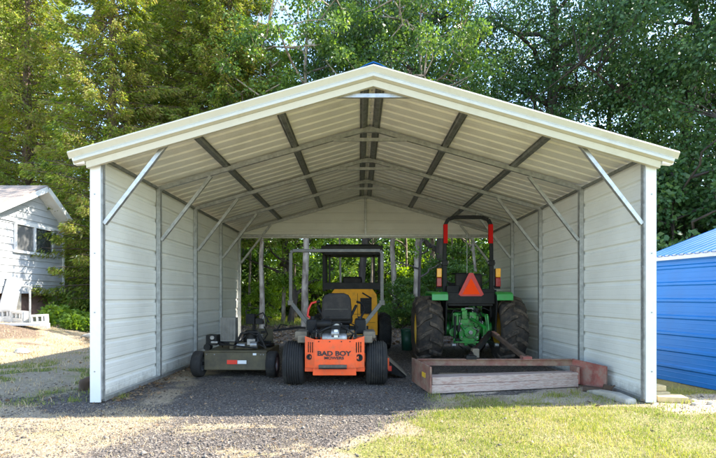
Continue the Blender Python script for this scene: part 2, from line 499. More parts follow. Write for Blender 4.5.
def groundmat():
    m, nt, out = nt_new('ground_cover')
    N = nt.nodes.new
    L = nt.links.new
    tc = N('ShaderNodeTexCoord')
    def noise(scale, detail=8, rough=.65):
        n = N('ShaderNodeTexNoise'); n.inputs['Scale'].default_value = scale; n.inputs['Detail'].default_value = detail
        n.inputs['Roughness'].default_value = rough
        L(tc.outputs['Object'], n.inputs['Vector']); return n.outputs['Fac']
    def ramp(fac, stops):
        c = N('ShaderNodeValToRGB'); e = c.color_ramp.elements
        while len(e) < len(stops): e.new(.5)
        for i, (p, col) in enumerate(stops):
            e[i].position = p; e[i].color = (*col, 1)
        L(fac, c.inputs['Fac']); return c.outputs['Color']
    def mix(f, a, b):
        x = N('ShaderNodeMix'); x.data_type = 'RGBA'; L(f, x.inputs['Factor']); L(a, x.inputs['A']); L(b, x.inputs['B'])
        return x.outputs['Result']
    vo = N('ShaderNodeTexVoronoi'); vo.inputs['Scale'].default_value = 55; L(tc.outputs['Object'], vo.inputs['Vector'])
    sep = N('ShaderNodeSeparateColor'); L(vo.outputs['Color'], sep.inputs['Color'])
    gravel = ramp(sep.outputs[0], [(0, (.055, .046, .04)), (.5, (.105, .088, .074)), (.85, (.17, .145, .12)), (1, (.28, .24, .2))])
    fine = noise(28, 10, .75)
    big = noise(1.6, 6)
    lawn = ramp(fine, [(.3, (.1, .11, .03)), (.5, (.19, .18, .055)), (.7, (.33, .27, .12))])
    dry = ramp(fine, [(.28, (.13, .1, .065)), (.45, (.27, .21, .14)), (.6, (.38, .31, .215)), (.75, (.5, .42, .31))])
    dryg = ramp(fine, [(.3, (.12, .12, .04)), (.7, (.3, .26, .11))])
    gf = N('ShaderNodeMapRange'); gf.inputs['From Min'].default_value = .52; gf.inputs['From Max'].default_value = .66
    gf.inputs['To Max'].default_value = .75
    L(big, gf.inputs['Value'])
    dry2 = mix(gf.outputs[0], dry, dryg)
    litter = ramp(noise(16, 10, .7), [(.3, (.07, .05, .035)), (.5, (.15, .11, .08)), (.7, (.28, .21, .15))])
    sand = ramp(fine, [(.3, (.26, .2, .14)), (.5, (.42, .34, .25)), (.7, (.56, .47, .36))])
    green_cover = ramp(fine, [(.35, (.08, .1, .03)), (.65, (.17, .17, .06))])  # green ground cover beside the carport's left wall
    def att(n):
        a = N('ShaderNodeAttribute'); a.attribute_name = n
        # break the border up with fine noise
        mm = N('ShaderNodeMath'); mm.operation = 'MULTIPLY_ADD'; mm.inputs[1].default_value = .7
        L(fine, mm.inputs[0]); L(a.outputs['Fac'], mm.inputs[2])
        r = N('ShaderNodeMapRange'); r.inputs['From Min'].default_value = .72; r.inputs['From Max'].default_value = 1.0
        L(mm.outputs[0], r.inputs['Value']); return r.outputs[0]
    c = mix(att('g_litter'), dry2, litter)
    c = mix(att('g_lawn'), c, lawn)
    c = mix(att('g_sand'), c, sand)
    c = mix(att('g_green'), c, green_cover)
    c = mix(att('g_gravel'), c, gravel)
    b = N('ShaderNodeBsdfPrincipled'); b.inputs['Roughness'].default_value = .95; b.inputs['Specular IOR Level'].default_value = .2
    L(c, b.inputs['Base Color'])
    bp = N('ShaderNodeBump'); bp.inputs['Strength'].default_value = .7; bp.inputs['Distance'].default_value = .015
    ad = N('ShaderNodeMath'); ad.operation = 'ADD'; L(fine, ad.inputs[0]); L(vo.outputs['Distance'], ad.inputs[1])
    L(ad.outputs[0], bp.inputs['Height']); L(bp.outputs['Normal'], b.inputs['Normal'])
    L(b.outputs['BSDF'], out.inputs['Surface'])
    return m


me = np_mesh('ground', V, Fq, [groundmat()])
g, lawn, dry, lit, sand, greenl = masks(X.ravel(), Y.ravel())
for nm, arr in (('g_gravel', g), ('g_lawn', lawn), ('g_litter', lit), ('g_sand', sand), ('g_green', greenl)):
    at = me.attributes.new(nm, 'FLOAT', 'POINT'); at.data.foreach_set('value', arr.astype(np.float32))
me.polygons.foreach_set('use_smooth', np.ones(len(Fq), bool))
tag(link('ground', me), 'ground of gravel, dry grass and lawn', None, kind='structure')

rng = np.random.default_rng(11)


def scatter(n, xr, yr, wfun):
    x = rng.uniform(*xr, n); y = rng.uniform(*yr, n)
    k = rng.random(n) < wfun(x, y)
    return x[k], y[k]


def blades(x, y, hmin, hmax, w, lean=.6):
    n = len(x); z = H(x, y)
    a = rng.uniform(0, 2 * PI, n); h = rng.uniform(hmin, hmax, n)
    b = rng.uniform(0, 2 * PI, n); ln = rng.random(n) * lean * h
    base = np.stack([x, y, z - .004], 1)
    dw = np.stack([np.cos(a), np.sin(a), 0 * a], 1) * (w * rng.uniform(.6, 1.3, n))[:, None]
    bend = np.stack([np.cos(b) * ln, np.sin(b) * ln, 0 * b], 1)
    up = np.zeros((n, 3)); up[:, 2] = h
    v0 = base - dw; v1 = base + dw
    v2 = base + up * .55 + bend * .35 + dw * .7; v3 = base + up * .55 + bend * .35 - dw * .7
    v4 = base + up * rng.uniform(.75, 1, n)[:, None] + bend
    V = np.stack([v0, v1, v2, v3, v4], 1).reshape(-1, 3)
    i = np.arange(n)[:, None] * 5
    F1 = np.concatenate([i + [0, 1, 2], i + [0, 2, 3], i + [3, 2, 4]], 0)
    return V, F1


# green lawn blades
m0 = lambda x, y: masks(x, y)[1] * (1 if True else 0) * (.35 + .65 * sstep(.35, .6, fbm(x * 3, y * 3, 5)))
x, y = scatter(105000, (.0, 6.0), (2.9, 5.9), m0)
x2, y2 = scatter(26000, (-7, 7), (17, 30), lambda x, y: masks(x, y)[1])
x3, y3 = scatter(14000, (-6.6, -3.3), (4.8, 10), lambda x, y: np.clip(masks(x, y)[5] * 1.6, 0, 1))
V1, F1 = blades(x, y, .016, .042 + .03 * sstep(.5, .72, fbm(x * 4.5, y * 4.5, 101)), .0022, .8)
V2, F2 = blades(x2, y2, .1, .3, .012)
V3, F3 = blades(x3, y3, .02, .06, .003)
V = np.concatenate([V1, V2, V3]); Fx = np.concatenate([F1, F2 + len(V1), F3 + len(V1) + len(V2)])
tag(link('lawn_grass', np_mesh('lawn_grass', V, Fx, [GRASSM])), 'short yellow-green lawn grass', 'grass', kind='stuff')
# dry blades
md = lambda x, y: np.clip(masks(x, y)[2], 0, 1) * .9 * sstep(.3, .6, fbm(x * 2.5, y * 2.5, 50)) + .05
x, y = scatter(60000, (-4.6, 1.2), (2.9, 5.2), md)
x2, y2 = scatter(40000, (-12, -3.3), (5, 14), md)
x3, y3 = scatter(16000, (.2, 4.6), (2.9, 5.6), lambda x, y: masks(x, y)[1] * .8 + masks(x, y)[4] * .3)
V1, F1 = blades(x, y, .01, .035, .0022, 1.6)
V2, F2 = blades(x2, y2, .02, .08, .005, 1.2)
V3, F3 = blades(x3, y3, .015, .045, .0022, 1.4)
V = np.concatenate([V1, V2, V3]); Fx = np.concatenate([F1, F2 + len(V1), F3 + len(V1) + len(V2)])
tag(link('dry_grass', np_mesh('dry_grass', V, Fx, [STRAWM])), 'straw coloured dead grass', 'grass', kind='stuff')
# pebbles
mg = lambda x, y: masks(x, y)[0] + .12
x, y = scatter(62000, (-4.2, 1.6), (2.9, 6.6), mg)
x2, y2 = scatter(12000, (-3, 3.1), (6.6, 11.5), lambda x, y: masks(x, y)[0])
x3, y3 = scatter(2500, (3.1, 4.6), (4.4, 6.2), lambda x, y: masks(x, y)[4] * .6)
x = np.concatenate([x, x2, x3]); y = np.concatenate([y, y2, y3]); n = len(x)
s = rng.lognormal(math.log(.006), .42, n); s[rng.random(n) < .004] *= 2.6
s = np.clip(s, .003, .028)
oct_ = np.array([(1, 0, 0), (0, 1, 0), (-1, 0, 0), (0, -1, 0), (0, 0, 1), (0, 0, -.6)], float)
jit = rng.uniform(.6, 1.25, (n, 6, 3)) * oct_[None]
jit += rng.normal(0, .12, (n, 6, 3))
a = rng.uniform(0, 2 * PI, n); ca, sa = np.cos(a), np.sin(a)
jx = jit[:, :, 0] * ca[:, None] - jit[:, :, 1] * sa[:, None] * .8
jy = jit[:, :, 0] * sa[:, None] + jit[:, :, 1] * ca[:, None] * .8
jz = jit[:, :, 2] * .65
V = np.stack([jx, jy, jz], 2) * s[:, None, None] + np.stack([x, y, H(x, y) + s * .25], 1)[:, None, :]
fo = np.array([(0, 1, 4), (1, 2, 4), (2, 3, 4), (3, 0, 4), (1, 0, 5), (2, 1, 5), (3, 2, 5), (0, 3, 5)])
Fx = (np.arange(n)[:, None, None] * 6 + fo[None]).reshape(-1, 3)
tag(link('gravel', np_mesh('gravel', V.reshape(-1, 3), Fx, [PEBM])), 'loose grey-brown gravel on the drive', 'gravel', kind='stuff')


# ------------------------------------------------------------------ trees
def leaf_quads(C, D, L, W, rng, up=.5):
    """rhombic leaves at C pointing along D"""
    n = len(C)
    D = D / (np.linalg.norm(D, axis=1)[:, None] + 1e-9)
    R = rng.normal(0, 1, (n, 3)); R[:, 2] *= up
    S_ = np.cross(D, R); S_ /= (np.linalg.norm(S_, axis=1)[:, None] + 1e-9)
    Nn = np.cross(S_, D)
    L = L[:, None]; W = W[:, None]
    v0 = C; v2 = C + D * L - Nn * L * .08
    v1 = C + D * L * .45 + S_ * W + Nn * L * .1; v3 = C + D * L * .45 - S_ * W + Nn * L * .1
    return np.stack([v0, v1, v2, v3], 1).reshape(-1, 3), np.arange(n)[:, None] * 4 + np.array([0, 1, 2, 3])[None]


def wander(p0, p1, k, amp, rg):
    p0 = np.array(p0, float); p1 = np.array(p1, float)
    pts = []
    for i in range(k + 1):
        t = i / k
        p = p0 * (1 - t) + p1 * t
        if 0 < i < k: p = p + rg.normal(0, amp, 3) * np.array([1, 1, .4])
        pts.append(tuple(p))
    return pts


def decid(seed, h, cr, cbase, trunk_r, lm, bm, nclump=150, nleaf=230, lsize=.13, lean=0., fork=False, droop=.35, wob=1.0):
    rg = np.random.default_rng(seed)
    b = MB()
    top = (lean * h, 0, h * .92)
    tp = wander((0, 0, -.1), top, 9, .03 * h * .25 * wob, rg)
    rs = [trunk_r * (1.15 if i == 0 else (1 - .85 * i / 9)) for i in range(10)]
    b.tube(tp, rs, bm, 9)
    tpa = np.array(tp)
    def at(z):
        i = np.clip(np.searchsorted(tpa[:, 2], z) - 1, 0, 8)
        t = (z - tpa[i, 2]) / (tpa[i + 1, 2] - tpa[i, 2] + 1e-6)
        return tpa[i] * (1 - t) + tpa[i + 1] * t, rs[int(i)] * (1 - t) + rs[int(i) + 1] * t
    # limbs
    nl = 13
    limbs = []
    for i in range(nl):
        z = cbase * .75 + (h * .8 - cbase * .75) * (i + rg.random() * .6) / nl
        p, r = at(z)
        a = i * 2.4 + rg.normal(0, .3)
        ln = cr * (.95 - .45 * abs((z - cbase) / (h - cbase) - .3)) * rg.uniform(.7, 1.)
        e = p + np.array([math.cos(a) * ln, math.sin(a) * ln, ln * rg.uniform(.25, .8)])
        pts = wander(p, e, 5, .06 * ln, rg)
        b.tube(pts, [r * .6 * (1 - .8 * k / 5) + .012 for k in range(6)], bm, 6)
        limbs.append(np.array(pts))
    allp = np.concatenate([l[2:] for l in limbs] + [tpa[5:]])
    # clumps
    Cs = []
    ch = (h - cbase) / 2; cz = cbase + ch
    while len(Cs) < nclump:
        q = rg.normal(0, 1, 3); q /= np.linalg.norm(q)
        rad = rg.uniform(.35, 1.0) ** .6
        ang = math.atan2(q[1], q[0])
        wb = 1 + .22 * math.sin(3 * ang + seed) + .15 * math.sin(5 * ang + 2 * q[2] * 3 + seed * 2)
        prof = 1.0 if q[2] > 0 else 1.08
        c = np.array([q[0] * cr * rad * wb * prof + lean * cz, q[1] * cr * rad * wb * prof, cz + q[2] * ch * rad])
        Cs.append(c)
    Cs = np.array(Cs)
    for c in Cs:
        d = np.linalg.norm(allp - c, axis=1) + .8 * np.maximum(0, allp[:, 2] - c[2])
        p = allp[np.argmin(d)]
        mid = (p + c) / 2 + rg.normal(0, .12, 3)
        b.tube([tuple(p), tuple(mid), tuple(c)], [.028, .018, .006], bm, 4)
    # leaves
    sz = rg.uniform(.45, 1.0, nclump) * (cr * .3)
    k = nclump * nleaf
    ci = rg.integers(0, nclump, k)
    off = rg.normal(0, 1, (k, 3)); off /= np.linalg.norm(off, axis=1)[:, None]
    off *= (rg.random(k) ** .45)[:, None]
    off[:, 2] *= .55
    C = Cs[ci] + off * sz[ci][:, None]
    C[:, 2] -= droop * .6 * (off[:, 0] ** 2 + off[:, 1] ** 2) * sz[ci]
    D = off * 1.0 + rg.normal(0, .5, (k, 3)); D[:, 2] -= droop
    L = lsize * rg.uniform(.6, 1.3, k)
    V, Fc = leaf_quads(C, D, L, L * .34, rg)
    return b, V, Fc, lm


def cedar(seed, h, cr, lm, bm, nb=340, per=290, base=.3):
    rg = np.random.default_rng(seed)
    b = MB()
    tp = wander((0, 0, -.1), (0, 0, h * .97), 8, .05, rg)
    b.tube(tp, [h * .02 * (1 - .93 * i / 8) + .01 for i in range(9)], bm, 8)
    Cl = []; Dl = []; Ll = []
    for i in range(nb):
        t = (i + rg.random()) / nb
        z = base + (h - base) * t ** .95
        a = i * 2.39996 + rg.normal(0, .25)
        ln = cr * (1 - t) ** .62 * rg.uniform(.72, 1.12) * (1 + .12 * math.sin(3 * a + 9 * t)) + .25
        ln *= min(1, .55 + t * 4)
        dirh = np.array([math.cos(a), math.sin(a), 0])
        # branch: rises a little, droops, tip turns up
        def pt(s):
            return np.array([0, 0, z]) + dirh * ln * s + np.array([0, 0, ln * (.22 * s - .5 * s * s + .28 * s ** 3)])
        pts = [tuple(pt(s)) for s in (0, .35, .7, 1.)]
        b.tube(pts, [.03, .022, .013, .005], bm, 4)
        n = int(per * (.35 + ln / cr))
        s = 1 - rg.random(n) ** 1.5 * .8
        side = np.array([-dirh[1], dirh[0], 0])
        P0 = np.array([pt(q) for q in s])
        w = (rg.random(n) - .5) * 2
        wid = ln * .3 * (1.15 - s)
        hang = rg.random(n)
        C = P0 + side * (w * wid)[:, None] + np.array([0, 0, 1.]) * (-(np.abs(w) * wid * .5) - hang * .16)[:, None]
        C += rg.normal(0, .035, (n, 3))
        D = dirh * .75 + side * (w * .8)[:, None] + np.array([0, 0, -1.]) * (.25 + .75 * rg.random(n))[:, None] + rg.normal(0, .3, (n, 3))
        Cl.append(C); Dl.append(D); Ll.append(rg.uniform(.07, .2, n))
    C = np.concatenate(Cl); D = np.concatenate(Dl); L = np.concatenate(Ll)
    V, Fc = leaf_quads(C, D, L, L * .14, rg)
    return b, V, Fc, lm


PROTO = {}


def proto(key, gen, trunkname='trunk'):
    b, V, Fc, lm = gen
    o = b.build(trunkname)
    tm = o.data
    bpy.data.objects.remove(o)
    cm = np_mesh('crown', V, Fc, [lm])
    PROTO[key] = (tm, cm)


proto('cedarA', cedar(1, 15, 3.3, CEDARM, BARKC))
proto('cedarB', cedar(2, 14, 2.9, CEDARM, BARKC, nb=320))
proto('cedarC', cedar(13, 15, 3.2, CEDARM, BARKC, nb=300, base=3.4))
proto('lime', decid(3, 12.5, 2.8, 1.2, .14, LIMEM, BARKD, 150, 280, .11, droop=.2))
proto('darkA', decid(4, 17, 4.4, 4.2, .27, DARKM, BARKD, 170, 270, .115, droop=.6))
proto('darkB', decid(5, 15, 4.6, 1.0, .24, DARKM, BARKD, 230, 320, .115, droop=.6))
proto('tallC', decid(6, 17, 3.9, 10.2, .4, DARKM, BARKD, 100, 250, .11, droop=.5, wob=.8))
proto('birchA', decid(7, 14, 2.4, 5.6, .115, MIDM, BARKL, 60, 170, .11, droop=.5, wob=.4))
proto('birchB', decid(8, 13, 2.2, 5.0, .1, MIDM, BARKL, 55, 170, .11, lean=.02, droop=.5, wob=.4))
proto('young', decid(9, 9.5, 1.3, 2.5, .06, LIMEM, BARKD, 55, 110, .11, droop=.0))
proto('bushA', decid(10, 3.0, 1.7, .0, .04, MIDM, BARKD, 60, 170, .11, droop=.3))
proto('bushD', decid(14, 3.0, 1.7, .0, .04, DARKM, BARKD, 80, 260, .08, droop=.4))
proto('bushB', decid(12, 2.2, 1.5, .0, .04, LIMEM, BARKD, 50, 150, .10, droop=.3))


def tree(key, name, label, x, y, s=1., rz=None, group=None, cat='tree', crown='crown', trunk='trunk'):
    z = float(H(x, y))
    t = thing(name, label, cat, (x, y, z), random.uniform(0, 6.28) if rz is None else rz, group)
    t.scale = (s, s, s) if not isinstance(s, tuple) else s
    tm, cm = PROTO[key]
    link(trunk, tm, t); link(crown, cm, t)
    return t


GT = 'trees behind the carport'
tree('cedarA', 'cedar_tree', 'golden-green cedar rising directly behind the white house, at the left edge', -13.6, 19.5, 1.05, 0, GT)
tree('cedarB', 'cedar_tree', 'golden-green cedar with drooping sprays between house and carport', -8.3, 16.0, .95, 1.5, GT)
tree('cedarC', 'cedar_tree', 'golden-green cedar behind the left eave of the carport', -6.6, 19.0, 1.1, 2.4, GT)
tree('cedarC', 'cedar_tree', 'brown-tinged cedar behind the middle of the left roof slope', -4.75, 17.6, .95, 4.0, GT)
tree('cedarA', 'cedar_tree', 'cedar standing far back at the left edge, over the roof of the white house', -17.5, 23.5, 1.15, 2.2, GT)
tree('cedarB', 'cedar_tree', 'cedar in the back row, between the two nearest the left eave', -9.6, 24.0, 1.2, 3.2, GT)
tree('lime', 'maple_tree', 'sunlit lime-green tree below the gap of blue sky', -3.0, 20.5, (1.0, 1.0, 1.0), .4, GT)
tree('darkA', 'oak_tree', 'dark tree hanging over the gable peak left of centre', .1, 19.0, (.6, .6, 1.0), 1.1, GT)
tree('young', 'young_tree', 'slender pale green sapling just right of the gable peak', 1.9, 14.8, .85, .7, GT)
tree('darkA', 'oak_tree', 'dark leafy tree right of the gable peak behind the sapling', 3.4, 19.5, .9, 2.9, GT)
tree('tallC', 'oak_tree', 'tall tree with bare dark trunk above the right roof slope', 7.5, 18.6, 1.0, 4.4, GT)
tree('darkB', 'oak_tree', 'broad dark tree above the right eave of the carport', 11.2, 16.0, 1.05, 1.9, GT)
tree('darkB', 'oak_tree', 'large dark tree at the right edge behind the blue shed', 13.2, 14.6, .95, 3.6, GT)

# woodland seen through the open back
GB = 'pale trunks seen through the open back'
GBL = {262: 'pale slim trunk nearest the left rear corner of the carport', 283: 'pale thin trunk second from the left rear corner, seen through the back',
       305: 'thick pale trunk just left of the orange mower roll bar', 395: 'pale trunk just right of the yellow loader cab',
       418: 'pale trunk beside the left tractor tyre, seen through the back', 433: 'grey trunk right behind the tractor roll bar post',
       474: 'slim pale trunk above the orange triangle on the tractor'}
for i, (u, d, k, s) in enumerate([(262, 17.5, 'birchA', .9), (283, 21, 'birchB', .9), (305, 16.5, 'birchA', 1.1), (395, 18.5, 'birchB', 1.2),
                                  (418, 16, 'birchB', 1.0), (433, 22, 'birchA', 1.1), (474, 19, 'birchB', .8)]):
    tree(k, 'birch_tree', GBL[u], (u - 359) * d / F, d, s, i * 1.3, GB)
for u, d, s_ in ((250, 22, .6), (296, 24, .7), (340, 20, .55), (372, 23, .65), (407, 25, .7), (452, 21, .6), (470, 24, .6)):
    tree('birchB', 'young_birch', 'thin young tree in the wood, seen through the open back between the thicker pale trunks', (u - 359) * d / F, d, (s_, s_, 1.0), u * .1, 'thin young trees behind the carport')
GS = 'dark shrubs behind the blue shed'
for x, y, s, a in ((9.0, 13.6, 1.7, .3), (11.6, 12.6, 1.6, 1.9), (14.5, 13.2, 1.8, 3.3), (7.4, 15.2, 1.3, 4.1)):
    tree('bushD', 'shrub', 'dark leafy shrub under the big dark trees behind the blue shed', x, y, s, a, GS, 'shrub', 'foliage', 'stem')
tree('darkB', 'oak_tree', 'dark tree farther back, filling the gap between the tall trunk and the broad dark tree', 10.4, 19.6, .9, .5, GT)
GU = 'understorey bushes behind the carport'
for i, (x, y, k, s) in enumerate([(-5.4, 27, 'bushA', 1.7), (-3.4, 29, 'bushB', 1.8), (-1.2, 27.5, 'bushA', 1.6), (1.0, 28.5, 'bushA', 1.9),
                                  (3.2, 26.5, 'bushB', 1.6), (5.4, 27.5, 'bushA', 1.8), (7.6, 26, 'bushA', 1.9), (-8, 27, 'bushA', 2.0),
                                  (1.6, 17.4, 'bushA', .62), (3.4, 16.2, 'bushA', .75), (5.2, 15, 'bushB', .8), (4.3, 20, 'bushA', 1.1), (-4.6, 22, 'bushB', .9), (-2.3, 26, 'bushB', 1.3), (2.2, 25.5, 'bushB', 1.2)]):
    lab = 'leafy green bush in the wood behind the open back of the carport'
    tree(k, 'bush', lab, x, y, s, i * .9, GU, 'bush', 'foliage', 'stem')
# the far wood as one mass
rg = np.random.default_rng(77)
n = 90000
cx_ = rg.uniform(-34, 38, 700); cy_ = rg.uniform(31, 41, 700); cz_ = rg.uniform(0, 8.5, 700)
ci = rg.integers(0, 700, n)
off = rg.normal(0, 1, (n, 3)); off /= np.linalg.norm(off, axis=1)[:, None]; off *= (rg.random(n) ** .4)[:, None] * np.array([2., 2., 1.2])
C = np.stack([cx_[ci], cy_[ci], cz_[ci]], 1) + off
C[:, 2] = np.maximum(C[:, 2], .05)
L = rg.uniform(.2, .42, n)
V, Fc = leaf_quads(C, off + rg.normal(0, .5, (n, 3)) + [0, 0, -.5], L, L * .36, rg)
tag(link('far_wood', np_mesh('far_wood', V, Fc, [MIDM])), 'distant green wood behind the trees', 'wood', kind='stuff')

# cable strung between trees
c = thing('overhead_cable', 'thin cable with two white insulators strung above the left roof slope', 'cable', (0, 0, 0))
b = MB()
A = Vector((-4.65, 17.6, 14.2)); B = Vector((1.9, 14.8, 5.0))
pts = []
for i in range(15):
    t = i / 14; p = A.lerp(B, t); p.z -= .08 * 4 * t * (1 - t); pts.append(p)
b.tube(pts, .02, CABLE, 5)
b.build('wire', c)
for t in (.3, .46):
    p = A.lerp(B, t); p.z -= .08 * 4 * t * (1 - t)
    i_ = MB(); i_.lathe([(-.12, .0), (-.12, .08), (-.03, .13), (.03, .09), (.11, .12), (.13, 0)], PORC, (p.x, p.y - .02, p.z), 'x', 14)
    i_.build('insulator', c)


# ------------------------------------------------------------------ carport
def sheet(b, o, ds, de, nrm, length, ext, mo, mi_, pitch=.2286, rib=.019, th=.0025, phase=.0, minor=True):
    """ribbed steel panel: profile runs along ds, ribs run along de; ext(s)->(start,end)"""
    o = Vector(o); ds = Vector(ds).normalized(); de = Vector(de).normalized(); nrm = Vector(nrm).normalized()
    pr = []
    s = -phase
    while s < length + pitch:
        pr += [(s - .032, 0), (s - .014, rib), (s + .014, rib), (s + .032, 0)]
        if minor:
            for q in (1 / 3., 2 / 3.):
                c_ = s + .0 + pitch * q
                pr += [(c_ - .008, 0), (c_, .0022), (c_ + .008, 0)]
        s += pitch
    cl = []
    for a, h in pr:
        if a < 0 or a > length: continue
        cl.append((a, h))
    if cl[0][0] > 1e-4: cl.insert(0, (0, cl[0][1]))
    if cl[-1][0] < length - 1e-4: cl.append((length, cl[-1][1]))
    n = len(cl)
    for sgn, m in ((1, mo), (-1, mi_)):
        vs = []
        for a, h in cl:
            e0, e1 = ext(a)
            for e in (e0, e1):
                vs.append(o + ds * a + de * e + nrm * (h + (th if sgn > 0 else 0)))
        fs = [(2 * i, 2 * i + 1, 2 * i + 3, 2 * i + 2) for i in range(n - 1)]
        k = len(b.v)
        b.add(vs, fs, m)
    # edges
    for side in (0, 1):
        vs = []
        for a, h in cl:
            e = ext(a)[side]
            vs.append(o + ds * a + de * e + nrm * h); vs.append(o + ds * a + de * e + nrm * (h + th))
        b.add(vs, [(2 * i, 2 * i + 1, 2 * i + 3, 2 * i + 2) for i in range(n - 1)], mo)


def rawbuild(b, name, parent):
    me = bpy.data.meshes.new(name); me.from_pydata(b.v, [], b.f)
    for m in b.mats: me.materials.append(m)
    me.polygons.foreach_set('material_index', b.m); me.update()
    return link(name, me, parent)


Y0 = 5.27; BAY = 1.524; FR = [Y0 + i * BAY for i in range(5)]
SL = .2855; ZR = 3.645
HW = 3.05          # wall line half width
HE = 3.293         # eave half width
YF, YB = 5.14, 11.5
nl = math.hypot(1, SL)
CP = thing('carport', 'open-fronted cream metal carport with a low gable roof, sheltering the machines', 'carport', (CX, 0, 0))
ROOFZ = lambda x: ZR - SL * abs(x)
for sg in (-1, 1):
    b = MB()
    sheet(b, (sg * HW, Y0 - .02, .03), (0, 0, 1), (0, 1, 0), (sg, 0, 0), ROOFZ(HW) - .05 - .03,
          lambda s: (0, FR[4] + .04 - Y0 + .02), CREAM, CREAM, phase=.06)
    rawbuild(b, 'side_panel', CP)
    b = MB()
    slope = HE * nl
    sheet(b, (0 + sg * .0, YF, ZR), (0, 1, 0), (sg, 0, -SL), (sg * SL, 0, 1), YB - YF, lambda s: (.0, slope), BLUE, BACKER, phase=-.11)
    rawbuild(b, 'roof_panel', CP)
    # posts, rafters, braces per frame
    for i, fy in enumerate(FR):
        m = GALV
        px = sg * (HW - .035)
        p = MB(); p.box((px, fy, (ROOFZ(px) - .09) / 2 + .02), (.057, .057, ROOFZ(px) - .13), m)
        for k_ in range(11): p.box((px - sg * .031, fy, .14 + k_ * .2286), (.006, .012, .012), SCREW)
        p.build('post', CP)
        r = MB(); zc = .065
        r.beam((sg * .03, fy, ROOFZ(.03) - zc), (sg * (HW - .01), fy, ROOFZ(HW - .01) - zc), .057, .057, m, (0, 0, 1))
        r.build('rafter', CP, .003)
        k = MB()
        k.beam((px - sg * .035, fy, 1.98), (sg * (HW - .78), fy - .0, ROOFZ(HW - .78) - .1), .045, .045, m, (0, 1, 0))
        k.build('brace', CP, .003)
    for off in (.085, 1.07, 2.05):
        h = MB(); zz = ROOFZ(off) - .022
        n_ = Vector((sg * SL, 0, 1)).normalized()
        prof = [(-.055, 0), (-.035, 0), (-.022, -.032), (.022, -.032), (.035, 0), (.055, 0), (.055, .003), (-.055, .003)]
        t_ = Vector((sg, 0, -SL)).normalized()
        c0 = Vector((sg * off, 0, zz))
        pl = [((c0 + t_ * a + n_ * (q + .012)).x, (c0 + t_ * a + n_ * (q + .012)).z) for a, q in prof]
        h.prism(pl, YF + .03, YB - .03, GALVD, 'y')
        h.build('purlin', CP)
    # base rail
    q = MB(); q.box((sg * (HW - .036), (FR[0] + FR[4]) / 2, .03), (.055, FR[4] - FR[0] - .06, .05), GALV); q.build('base_rail', CP, .003)
    # dark galvanised angle at wall head
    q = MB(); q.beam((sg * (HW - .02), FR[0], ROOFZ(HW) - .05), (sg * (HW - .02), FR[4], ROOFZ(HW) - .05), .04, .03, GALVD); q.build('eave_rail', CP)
    # corner trims front and rear
    for yy, w in ((Y0 - .045, 1), (FR[4] + .05, -1)):
        t = MB()
        x0 = sg * (HW + .062); x1 = sg * (HW - (.052 if w > 0 else .01))
        pl = [(x0, yy - .006 * w), (x1, yy - .006 * w), (x1, yy + .012 * w), (x1 + sg * .012, yy + .012 * w), (x1 + sg * .012, yy), (x0 - sg * .006, yy), (x0 - sg * .006, yy + .11 * w), (x0, yy + .11 * w)]
        t.prism(pl, .012, ROOFZ(HW + .07) - .045, WHITE, 'z'); to = t.build('corner_trim', CP)
        if w > 0:
            for zz_ in (.35, 1.0, 1.65, 2.3):
                q = MB(); q.cyl((sg * (HW + .01), yy - .012, zz_), (sg * (HW + .01), yy - .005, zz_), .008, SCREW, 8); q.build('screw', to)
    # soffit end piece
    e = MB()
    e.prism([(sg * (HW + .08), ROOFZ(HW + .08) - .03), (sg * (HE - .02), ROOFZ(HE - .02) - .02), (sg * (HE - .05), ROOFZ(HE) - .1), (sg * (HW + .08), ROOFZ(HW) - .16)], YF + .0, YF + .06, CREAM, 'y')
    e.build('eave_end_cap', CP)
# peak collar braces (short horizontal bars)
for i, fy in enumerate(FR):
    b = MB(); hwid = .56 if 0 < i < 4 else (.5 if i == 0 else .3)
    z = ROOFZ(hwid) - .1 + (.0 if i == 0 else .02)
    if i == 0: z = CAMZ + (297 - 95) * 5.2 / F
    b.beam((-hwid + .04, fy - .045, z), (hwid - .04, fy - .045, z), .03, .045, GALV)
    if i < 4: b.build('peak_brace', CP, .002)
    g_ = MB(); g_.box((0, fy, ROOFZ(0) - .085), (.16, .06, .07), GALV); g_.build('ridge_bracket', CP, .003)
# ridge cap (blue)
b = MB()
pl = [(-.2, ZR - .2 * SL + .022), (-.08, ZR + .03), (0, ZR + .062), (.08, ZR + .03), (.2, ZR - .2 * SL + .022), (.2, ZR - .2 * SL + .016), (.08, ZR + .022), (0, ZR + .05), (-.08, ZR + .022), (-.2, ZR - .2 * SL + .016)]
b.prism(pl, YF - .03, YB + .02, BLUE, 'y')
b.build('ridge_cap', CP)


def rake(profs, ends, name, back=False):
    b = MB()
    vs = []
    st = [(-HE, ROOFZ(HE)), (0, ZR), (HE, ROOFZ(HE))]
    n = len(profs)
    for sx, sz in st:
        for y_, z_ in profs: vs.append((sx * ends, y_, sz + (0 if sx == 0 else SL * HE * (1 - ends)) + z_))
    fs = []
    for k in range(2):
        for i in range(n):
            j = (i + 1) % n
            fs.append((k * n + i, k * n + j, (k + 1) * n + j, (k + 1) * n + i))
    fs.append(tuple(range(n))); fs.append(tuple(range(2 * n, 3 * n)))
    b.add(vs, fs, RAKE)
    return b


